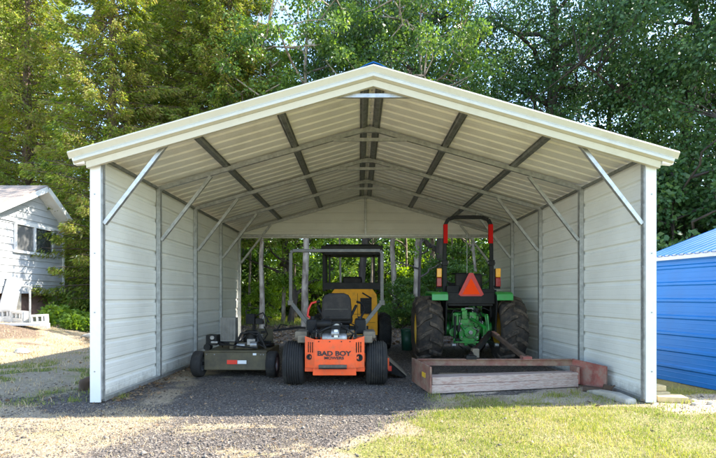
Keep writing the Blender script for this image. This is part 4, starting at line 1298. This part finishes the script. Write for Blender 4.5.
# worn patch sits proud of the outer face
patch = MB(); patch.box((.808, 5.93, .2), (.006, .14, .06), RIMY, (0, 0, .157)); patch.build('yellow_patch', so)
b = MB(); plate(b, (2.86, 6.36), (3.105, 5.95), .02, .345, .015, .3, .03, RUST); b.build('end_plate', DB, .004, label='right end plate, scuffed pinkish red')
b = MB(); b.beam((.76, 6.4, .29), (2.86, 6.38, .29), .05, .085, RUST2); b.beam((.78, 6.375, .335), (2.85, 6.355, .335), .07, .012, RUST2); b.build('rear_rail', DB, .005)
b = MB(); b.beam((.87, 5.74, .055), (2.83, 6.16, .06), .05, .1, PINKW); b.beam((.88, 5.75, .153), (2.83, 6.17, .153), .04, .088, PINKW); b.beam((.86, 5.9, .175), (2.82, 6.24, .175), .2, .03, PINKW)
b.build('front_board', DB, .006)
b = MB(); b.beam((.8, 6.25, .06), (2.8, 6.3, .06), .05, .09, PINKW); b.beam((2.84, 6.15, .15), (2.84, 6.36, .15), .04, .22, RUST); b.build('cross_beam', DB, .005)
b = MB(); b.beam((2.07, 7.5, .6), (1.5, 6.42, .35), .05, .09, BLACK); b.box((1.5, 6.4, .36), (.14, .14, .05), BLACK); b.box((1.6, 6.55, .4), (.09, .12, .12), DUST); b.build('tow_arm', DB, .006)
b = MB(); b.beam((2.11, 7.5, .6), (2.14, 7.3, .56), .05, .07, RUST2); b.beam((2.11, 7.5, .6), (2.25, 6.42, .34), .05, .06, WOODD); b.box((2.25, 6.4, .35), (.12, .14, .05), RUST); b.build('tow_arm', DB, .006)

# ------------------------------------------------------------------ yellow loader behind
LD = thing('compact_loader', 'yellow compact loader with a black open cab, parked behind the orange mower', 'loader', (-.15, 10.6, 0))
b = MB()
b.prism([(-.52, .35), (-.52, .9), (-.49, 1.2), (-.38, 1.34), (.44, 1.34), (.53, 1.22), (.55, .9), (.55, .35)], -.35, .9, YELLOWP, 'y')
for z_ in (.62, .8): b.box((0, -.352, z_), (1.0, .006, .008), BLACK)
b.box((.12, -.352, 1.0), (.008, .006, .5), BLACK); b.build('body', LD, .04)
b = MB(); b.box((.3, -.365, .98), (.24, .03, .34), BLACK)
for k in range(7): b.box((.3, -.385, .85 + k * .045), (.22, .02, .018), BLACKP)
b.build('grille', LD, .004)
b = MB(); b.beam((.22, -.37, 1.26), (.42, -.37, 1.14), .02, .03, BLACKP); b.build('stripe', LD)
b = MB(); b.box((-.05, -.36, .5), (.8, .02, .1), BLACK); b.build('bumper', LD)
for x_ in (-.62, .62):
    for y_ in (-.3, .35):
        b = MB(); b.beam((x_, y_ if y_ > 0 else -.05, 1.3), (x_, y_ if y_ > 0 else -.1, 2.12), .075, .07, BLACK, (0, 1, 0)); b.build('cab_post', LD, .006)
b = MB(); b.box((.48, -.07, 1.75), (.05, .05, .75), BLACK); b.box((-.5, -.07, 1.75), (.04, .04, .75), BLACK); b.box((0, -.08, 1.41), (1.3, .06, .16), BLACK); b.box((0, .3, 1.4), (1.3, .4, .12), BLACK); b.build('cab_frame', LD, .006)
b = MB(); b.box((0, .2, 2.2), (1.34, 1.1, .17), BLACK); b.box((0, .2, 2.3), (1.15, .95, .04), BLACK); b.box((0, -.37, 2.1), (1.26, .03, .05), BLACK); b.build('cab_roof', LD, .03)
b = MB(); b.box((0, .2, 1.52), (.44, .14, .22), SEAT); b.box((0, .2, 1.4), (.6, .3, .1), SEAT); b.build('headrest', LD, .04)
b = MB(); b.box((.66, -.1, 1.72), (.05, .05, .22), TAILR); b.build('tail_lamp', LD, .01)
for sg in (-1, 1):
    for y_ in (.0, .95):
        wheel(LD, (sg * .72, y_, .4), .4, .28, .2, RUBBER, YELLOWP, sg, lug=dict(n=14, lh=.02, ang=.3, lw=.05), n=30)

# green bin
GB_ = thing('green_bin', 'dark green plastic bin on the gravel left of the tractor', 'bin', (1.07, 10.5, 0))
b = MB(); b.lathe([(0, 0.001), (0, .125), (.42, .145), (.42, .001)], GBIN, axis='z', n=24); b.build('body', GB_)
b = MB(); b.lathe([(.42, .152), (.45, .152), (.47, .12), (.48, .001)], GBIN, axis='z', n=24); b.build('lid', GB_)

# ------------------------------------------------------------------ blue shed
wd = Vector((4.27 - 4.53, 6.9 - 5.75)).normalized()     # along the wall, away from the camera
pr = Vector((wd.y, -wd.x))                               # to the right
SHA = math.atan2(pr.y, pr.x)
SH = thing('blue_shed', 'bright blue ribbed metal shed at the right edge of the picture', 'shed', (4.53, 5.75, 0), SHA)
# local: x to the right (pr), y along the wall away (wd)
LEN = (Vector((4.27, 6.9)) - Vector((4.53, 5.75))).length + .02
SH.location = (4.53, 5.75, 0)
yn, yf, wdt, eh, rh = -.22, LEN, 3.2, 1.735, 2.3
sl2 = (rh - eh) / (wdt / 2)
for xx, sg in ((0, -1), (wdt, 1)):
    b = MB(); sheet(b, (xx, yn, .0), (0, 0, 1), (0, 1, 0), (sg, 0, 0), eh, lambda s: (0, yf - yn), BLUE, BLUE, phase=.02); rawbuild(b, 'side_panel', SH)
for yy, sg in ((yn, -1), (yf, 1)):
    b = MB(); sheet(b, (wdt / 2, yy, 0), (0, 0, 1), (1, 0, 0), (0, sg, 0), rh - .03,
                    lambda s: (-min(wdt / 2, max(.01, (rh - s) / sl2)), min(wdt / 2, max(.01, (rh - s) / sl2))), BLUE, BLUE, phase=.02); rawbuild(b, 'gable_panel', SH)
for sg in (-1, 1):
    b = MB(); sheet(b, (wdt / 2, yn - .08, rh + .03), (0, 1, 0), (sg, 0, -sl2), (sg * sl2, 0, 1), yf - yn + .16, lambda s: (0, (wdt / 2 + .1) * math.hypot(1, sl2)), BLUE, BLUE, pitch=.115, rib=.014, phase=.05, minor=False); rawbuild(b, 'roof_panel', SH)
    b = MB(); xe = wdt / 2 + sg * (wdt / 2 + .07)
    b.box((xe, (yn + yf) / 2, eh - .02), (.03, yf - yn + .1, .07), GREYT); b.build('eave_trim', SH)
b = MB(); b.prism([(wdt / 2 - .15, rh + .0), (wdt / 2, rh + .075), (wdt / 2 + .15, rh + .0), (wdt / 2, rh + .06)], yn - .1, yf + .1, BLUE, 'y'); b.build('ridge_cap', SH)
for yy in (yf + .022, yn - .022):
    b = MB(); b.box((-.005, yy, eh / 2), (.05, .045, eh), BLUE); b.build('corner_trim', SH)

# ------------------------------------------------------------------ white house
hx = -9.4
HS = thing('white_house', 'white sided house with a brown gable roof at the left edge', 'house', (hx, 13.4, .45))
# local y: along the wall; z from local ground
def lz(z): return z - .45
ya, yr, yc = 9.2 - 13.4, 13.7 - 13.4, 15.05 - 13.4
zw0, ze_r, ze_l, zr = lz(1.27), lz(3.42), lz(2.1), lz(4.33)
zr_w = zr - .08
b = MB()
# clapboards: stepped courses, following the gable outline
zz = zw0; st = .19
def yspan(z):
    lo = ya if z < ze_l + .05 else yr - (zr_w - z) / (zr_w - ze_l) * (yr - ya)
    hi = yc if z < ze_r else yr + (zr_w - z) / (zr_w - ze_r) * (yc - yr)
    return lo, hi
while zz < zr_w - .02:
    z1 = min(zz + st, zr_w - .01)
    a0, a1 = yspan(zz); c0, c1 = yspan(z1)
    # window opening split
    vs = [(.026, a0, zz), (.026, a1, zz), (.004, c1, z1), (.004, c0, z1), (-.1, a0, zz), (-.1, a1, zz), (-.1, c1, z1), (-.1, c0, z1)]
    b.add(vs, [(0, 1, 2, 3), (4, 7, 6, 5), (0, 4, 5, 1), (1, 5, 6, 2), (2, 6, 7, 3), (3, 7, 4, 0)], SIDING)
    zz += st
b.box((-2.6, (ya + yc) / 2 , (zw0 + ze_l) / 2 + .1), (5, yc - ya - .05, ze_l - zw0 + .2), SIDING)
b.build('wall', HS)
# upper gable flat panel (smooth blue-grey) with trim
b = MB(); b.beam((.045, yr - 1.75, lz(3.25)), (.045, yc, lz(3.25)), .03, .06, WHITE); b.box((.03, yc, (zw0 + ze_r) / 2), (.06, .06, ze_r - zw0), WHITE); b.build('corner_board', HS)
b = MB()
ov = .42
def roofslab(y0, z0, y1, z1, th=.09):
    b.add([(ov, y0, z0), (ov, y1, z1), (-9, y1, z1), (-9, y0, z0), (ov, y0, z0 - th), (ov, y1, z1 - th), (-9, y1, z1 - th), (-9, y0, z0 - th)],
          [(0, 1, 2, 3), (4, 7, 6, 5), (0, 4, 5, 1), (1, 5, 6, 2), (2, 6, 7, 3), (3, 7, 4, 0)], SHINGLE)
roofslab(yr, zr + .06, yc + .25, ze_r - .12)
roofslab(yr, zr + .06, ya - .3, ze_l - .1)
b.build('roof', HS)
b = MB()
b.beam((ov + .02, yr + .02, zr - .06), (ov + .02, yc + .26, ze_r - .24), .03, .14, WHITE)
b.beam((ov + .02, yr - .02, zr - .06), (ov + .02, ya - .3, ze_l - .22), .03, .14, WHITE)
b.build('bargeboard', HS)
b = MB()
b.add([(ov, yr, zr - .05), (ov, yc + .25, ze_r - .23), (0, yc + .25, ze_r - .23), (0, yr, zr - .05)], [(0, 1, 2, 3)], WHITE)
b.add([(ov, yr, zr - .05), (ov, ya - .3, ze_l - .21), (0, ya - .3, ze_l - .21), (0, yr, zr - .05)], [(0, 1, 2, 3)], WHITE)
b.build('soffit', HS)
w = MB(); wy0, wy1, wz0, wz1 = 12.93 - 13.4, 14.5 - 13.4, lz(2.42), lz(3.2)
for (p, q, r, s_) in (((wy0 + wy1) / 2, wz1, wy1 - wy0 + .08, .07), ((wy0 + wy1) / 2, wz0, wy1 - wy0 + .12, .07)):
    w.box((.05, p, q), (.06, r, s_), WHITE)
for p in (wy0, (wy0 + wy1) / 2 - .02, wy1): w.box((.05, p, (wz0 + wz1) / 2), (.055, .06, wz1 - wz0 - .07), WHITE)
wo = w.build('window', HS)
w = MB(); w.box((.035, (wy0 + wy1) / 2 - .4, (wz0 + wz1) / 2), (.01, .76, wz1 - wz0 - .06), PALEGL); w.build('pane', wo, label='left pane with pale blind')
w = MB(); w.box((.035, (wy0 + wy1) / 2 + .37, (wz0 + wz1) / 2), (.01, .78, wz1 - wz0 - .06), GLASS); w.build('pane', wo)
b = MB(); b.box((-.25, (ya + yc) / 2, zw0 / 2 - .25), (.1, yc - ya - .1, zw0 + .5), BRICKR)
for k in range(4): b.box((-.05, ya + .3 + k * 1.75, zw0 / 2 - .2), (.2, .3, zw0 + .4), CONC)
b.build('crawlspace_wall', HS)
b = MB(); b.add([(.06, 12.1 - 13.4, -.0), (.1, 12.7 - 13.4, -.0), (.05, 13.15 - 13.4, lz(1.7)), (.05, 12.6 - 13.4, lz(1.7)), (.03, 12.1 - 13.4, -.0), (.07, 12.7 - 13.4, -.0), (.02, 13.15 - 13.4, lz(1.7)), (.02, 12.6 - 13.4, lz(1.7))],
                   [(0, 1, 2, 3), (4, 7, 6, 5), (0, 4, 5, 1), (1, 5, 6, 2), (2, 6, 7, 3), (3, 7, 4, 0)], SIDING)
tag(b.build('board'), 'white board leaning on the house wall near the left edge', 'board').location = (hx + .05, 13.4, .45)

# post before the house
x_, y_, z_ = P(30, 320, 12.3)
b = MB(); b.cyl((0, 0, 0), (0, 0, 1.0), .025, GALV, 10); b.box((0, 0, 1.0), (.09, .05, .06), GALV)
o = b.build('metal_post'); o.location = (x_, 12.3, float(H(x_, 12.3)) - .02); tag(o, 'slim grey post standing before the white house', 'post')
# concrete blocks
labs = ['hollow white concrete block at the left end of the row by the house', 'hollow white concrete block in the middle of the row by the house', 'hollow white concrete block at the right end of the row, past the slim post']
for i, u in enumerate((6, 20, 40)):
    d = 12.4; x_ = (u - 359) * d / F
    b = MB()
    b.box((0, 0, .03), (.36, .2, .06), CONCW); b.box((0, 0, .21), (.36, .2, .06), CONCW)
    for q in (-.155, -.03, .09, .16): b.box((q, 0, .12), (.045, .2, .118), CONCW)
    b.box((0, 0, -.1), (.4, .22, .2), CONCW)
    o = b.build('concrete_block', bevel=.006); o.location = (x_, d, float(H(x_, d)) + .08); o.rotation_euler = ((0, .04, -.03)[i], (-.03, .06, -.05)[i], (.1, -.2, .25)[i])
    tag(o, labs[i], 'block', 'concrete blocks by the house')
b = MB(); b.box((0, 0, .02), (1.5, .3, .05), WHITE)
o = b.build('plank'); o.location = (-8.7, 12.0, float(H(-8.7, 12.0))); tag(o, 'white plank lying flat on the bank before the blocks', 'plank')

# weeds by the house
GW = 'weeds beside the white house'
rw = np.random.default_rng(5)
for i, (u, d, s_) in enumerate([(52, 13.2, .5), (62, 13.6, .45), (72, 13.0, .4), (80, 13.8, .42), (88, 13.2, .38), (58, 14.6, .75), (46, 12.8, .3), (84, 15.4, .6)]):
    n = 420
    a = rw.uniform(0, 2 * PI, n); rad = rw.random(n) ** .7
    C = np.stack([np.cos(a) * rad * .45, np.sin(a) * rad * .3, rw.random(n) * .8 * (1 - .5 * rad)], 1) * s_ * 1.5
    D = np.stack([np.cos(a), np.sin(a), rw.normal(.2, .5, n)], 1)
    L_ = rw.uniform(.06, .16, n)
    V, Fc = leaf_quads(C, D, L_, L_ * .3, rw)
    x_ = (u - 359) * d / F
    o = link('weed', np_mesh('weed', V, Fc, [WEEDM])); o.location = (x_, d, float(H(x_, d)))
    tag(o, 'leafy bright green weed growing by the corner of the white house', 'weed', GW)

# wooden fence
FN = thing('wooden_fence', 'weathered brown board fence between house and carport', 'fence', (-10, 18.4, .5))
b = MB(); xx = -4.5
while xx < 3.2:
    wv = .13 + random.random() * .02; hh = 1.72 + random.uniform(-.02, .03)
    b.box((xx, random.uniform(-.006, .006), hh / 2), (wv, .02, hh), WOODG); xx += wv + .012
b.build('boards', FN)
for k in range(4):
    b = MB(); b.box((-4.4 + k * 2.4, .06, .85), (.1, .09, 1.85), WOODG); b.build('post', FN, .004)
for z_ in (.4, 1.4):
    b = MB(); b.box((-.7, .05, z_), (7.7, .05, .09), WOODG); b.build('rail', FN, .004)

# things near the posts
def chunk(name, loc, size, m, label, cat, seed=0, group=None, rz=0.):
    import bmesh
    bm = bmesh.new(); bmesh.ops.create_icosphere(bm, subdivisions=3, radius=1)
    rr = random.Random(seed)
    ph = [rr.uniform(0, 6) for _ in range(6)]
    for v in bm.verts:
        c = v.co
        k = 1 + .16 * math.sin(3 * c.x + ph[0]) + .13 * math.sin(4 * c.y + ph[1]) + .1 * math.sin(5 * c.z + ph[2]) + .06 * math.sin(9 * c.x + 7 * c.y + ph[3])
        v.co = Vector((c.x * size[0], c.y * size[1], c.z * size[2])) * k
    me = bpy.data.meshes.new(name); bm.to_mesh(me); bm.free(); me.materials.append(m)
    for p in me.polygons: p.use_smooth = True
    o = link(name, me); o.location = loc; o.rotation_euler = (0, 0, rz)
    return tag(o, label, cat, group)


x_, y_, z_ = P(85, 388, 6.0)
chunk('tree_stump', (x_ - .03, 6.05, .04), (.07, .1, .1), WOODD, 'small dark gnarled stump behind the left front post', 'stump', 1)
chunk('log', (-7.0, 12.3, float(H(-7.0, 12.3)) + .06), (.16, .1, .09), CONC, 'short pale log end on the bank behind the left post', 'log', 2)
chunk('rock', (P(22, 350, 9.5)[0], 9.5, float(H(P(22, 350, 9.5)[0], 9.5)) + .02), (.16, .11, .07), CONC, 'flat tan rock on the dry bank at left', 'rock', 3)
b = MB(); b.prism([(-.36, -.02), (-.34, .05), (-.1, .075), (.2, .05), (.33, .02), (.34, -.02)], -.08, .06, CONC, 'y')
o = b.build('concrete_footing', bevel=.02); o.location = (2.92, 5.55, .0); o.rotation_euler = (0, .0, 1.75); tag(o, 'low tan concrete strip along the foot of the right wall', 'footing')
b = MB(); b.box((0, 0, .03), (.3, .12, .05), WOODD, (0, .05, 0)); b.box((.12, -.03, .06), (.1, .05, .08), WOODD, (.3, .2, .4)); b.tube([(.1, -.02, .0), (.16, -.03, .07), (.2, -.02, .1)], .012, WOODD, 6)
o = b.build('wood_scrap', bevel=.004); o.location = (2.93, 5.86, .0); o.rotation_euler = (0, 0, -.5); tag(o, 'dark scrap of wood between drag and right wall', 'wood scrap')
for i, (x_, y_, z_, rz, lab) in enumerate([(3.47, 5.62, .0, .05, 'yellowish paver on the ground, carrying another, outside the right post'), (3.45, 5.66, .065, .1, 'yellowish paver lying on top of another outside the right post'),
                                           (3.5, 5.35, .0, -.22, 'yellowish paver nearest the foot of the right front post')]):
    b = MB(); b.box((0, 0, .032), (.3, .2, .062), YSTONE)
    o = b.build('paver', bevel=.008); o.location = (x_, y_, z_); o.rotation_euler = (0, 0, rz); tag(o, lab, 'paver', 'yellow pavers outside the right post')
for i, (x_, y_) in enumerate([(3.72, 5.28), (3.62, 5.12), (3.82, 5.16)]):
    chunk('stone', (x_, y_, .015), (.035, .028, .02), CONC, 'small broken stone beside the yellow pavers', 'stone', 10 + i, 'small stones beside the pavers')

# fallen leaves along the left wall and scattered
rl = np.random.default_rng(9)
n = 900
x = np.concatenate([-2.83 + np.abs(rl.normal(0, .14, 450)), rl.uniform(-6, -3.2, 250), rl.uniform(-2.6, 3., 200)])
y = np.concatenate([rl.uniform(5.3, 9, 450), rl.uniform(5, 10, 250), rl.uniform(4.8, 9, 200)])
C = np.stack([x, y, H(x, y) + .012], 1)
D = np.stack([rl.normal(0, 1, n), rl.normal(0, 1, n), rl.normal(0, .25, n)], 1)
L_ = rl.uniform(.025, .06, n)
V, Fc = leaf_quads(C, D, L_, L_ * .35, rl, up=3)
nf = 2600
xf = rl.uniform(-5, 4.6, nf); yf_ = rl.uniform(2.9, 6.5, nf)
Cf = np.stack([xf, yf_, H(xf, yf_) + .01], 1); Df = rl.normal(0, 1, (nf, 3)); Df[:, 2] *= .25; Lf = rl.uniform(.012, .04, nf)
Vf, Ff = leaf_quads(Cf, Df, Lf, Lf * rl.uniform(.06, .36, nf), rl, up=3)
tag(link('leaf_crumbs', np_mesh('leaf_crumbs', Vf, Ff, [LITTERM])), 'small dry leaf scraps and twigs strewn over gravel and grass', 'leaves', kind='stuff')
tx = np.concatenate([rl.normal(c_[0], .05, 60) for c_ in [(3.32, 5.1), (3.3, 5.75), (3.62, 5.2), (2.75, 5.35), (2.6, 5.75), (2.3, 5.6), (1.2, 5.5), (.9, 5.55), (-3.2, 5.35), (-3.25, 5.8), (-3.4, 6.5), (-2.75, 5.5), (3.7, 5.75), (4.0, 5.9)]])
ty = np.concatenate([rl.normal(c_[1], .06, 60) for c_ in [(3.32, 5.1), (3.3, 5.75), (3.62, 5.2), (2.75, 5.35), (2.6, 5.75), (2.3, 5.6), (1.2, 5.5), (.9, 5.55), (-3.2, 5.35), (-3.25, 5.8), (-3.4, 6.5), (-2.75, 5.5), (3.7, 5.75), (4.0, 5.9)]])
Vt, Ft = blades(tx, ty, .03, .1, .0028, .9)
tag(link('grass_tufts', np_mesh('grass_tufts', Vt, Ft, [GRASSM])), 'loose grass tufts at the foot of the walls', 'grass', kind='stuff')
x2 = rl.uniform(-7, 7, 9000); y2 = rl.uniform(11.8, 20, 9000)
C = np.stack([x2, y2, H(x2, y2) + .02], 1); D = rl.normal(0, 1, (9000, 3)); D[:, 2] *= .3; L_ = rl.uniform(.05, .12, 9000)
Vb, Fb = leaf_quads(C, D, L_, L_ * .35, rl, up=3)
tag(link('fallen_leaves', np_mesh('fallen_leaves', np.concatenate([V, Vb]), np.concatenate([Fc, Fb + len(V)]), [LITTERM])), 'dry brown fallen leaves on the ground', 'leaves', kind='stuff')

# ------------------------------------------------------------------ light, sky, camera
sd = Vector((1.15, .14, 1.0)).normalized()
sun = bpy.data.lights.new('sun', 'SUN'); sun.energy = 3.6; sun.angle = math.radians(.53); sun.color = (1, .94, .84)
so = bpy.data.objects.new('sun', sun); COL.objects.link(so)
so.rotation_euler = sd.to_track_quat('Z', 'Y').to_euler()
wld = bpy.data.worlds.new('World'); S.world = wld; wld.use_nodes = True
nt = wld.node_tree
bg = nt.nodes['Background']
sky = nt.nodes.new('ShaderNodeTexSky'); sky.sky_type = 'NISHITA'; sky.sun_disc = False
sky.sun_elevation = math.asin(sd.z); sky.sun_rotation = math.atan2(sd.x, sd.y)
sky.air_density = 1.0; sky.dust_density = .5; sky.ozone_density = 1.5
nt.links.new(sky.outputs[0], bg.inputs['Color']); bg.inputs['Strength'].default_value = .15

cam = bpy.data.cameras.new('camera'); co = bpy.data.objects.new('camera', cam); COL.objects.link(co)
co.location = (0, 0, CAMZ); co.rotation_euler = (PI / 2, 0, 0)
cam.sensor_width = 36; cam.lens = 36 * F / 716
cam.shift_y = 68 / 716; cam.shift_x = -1 / 716
cam.clip_end = 2000
S.camera = co
vs = S.view_settings
vs.view_transform = 'Standard'; vs.look = 'None'; vs.gamma = 1; vs.exposure = 2.38
try: vs.use_curve_mapping = False
except Exception: pass
S.cycles.max_bounces = 8; S.cycles.diffuse_bounces = 5; S.cycles.transparent_max_bounces = 4
S.cycles.use_denoising = True
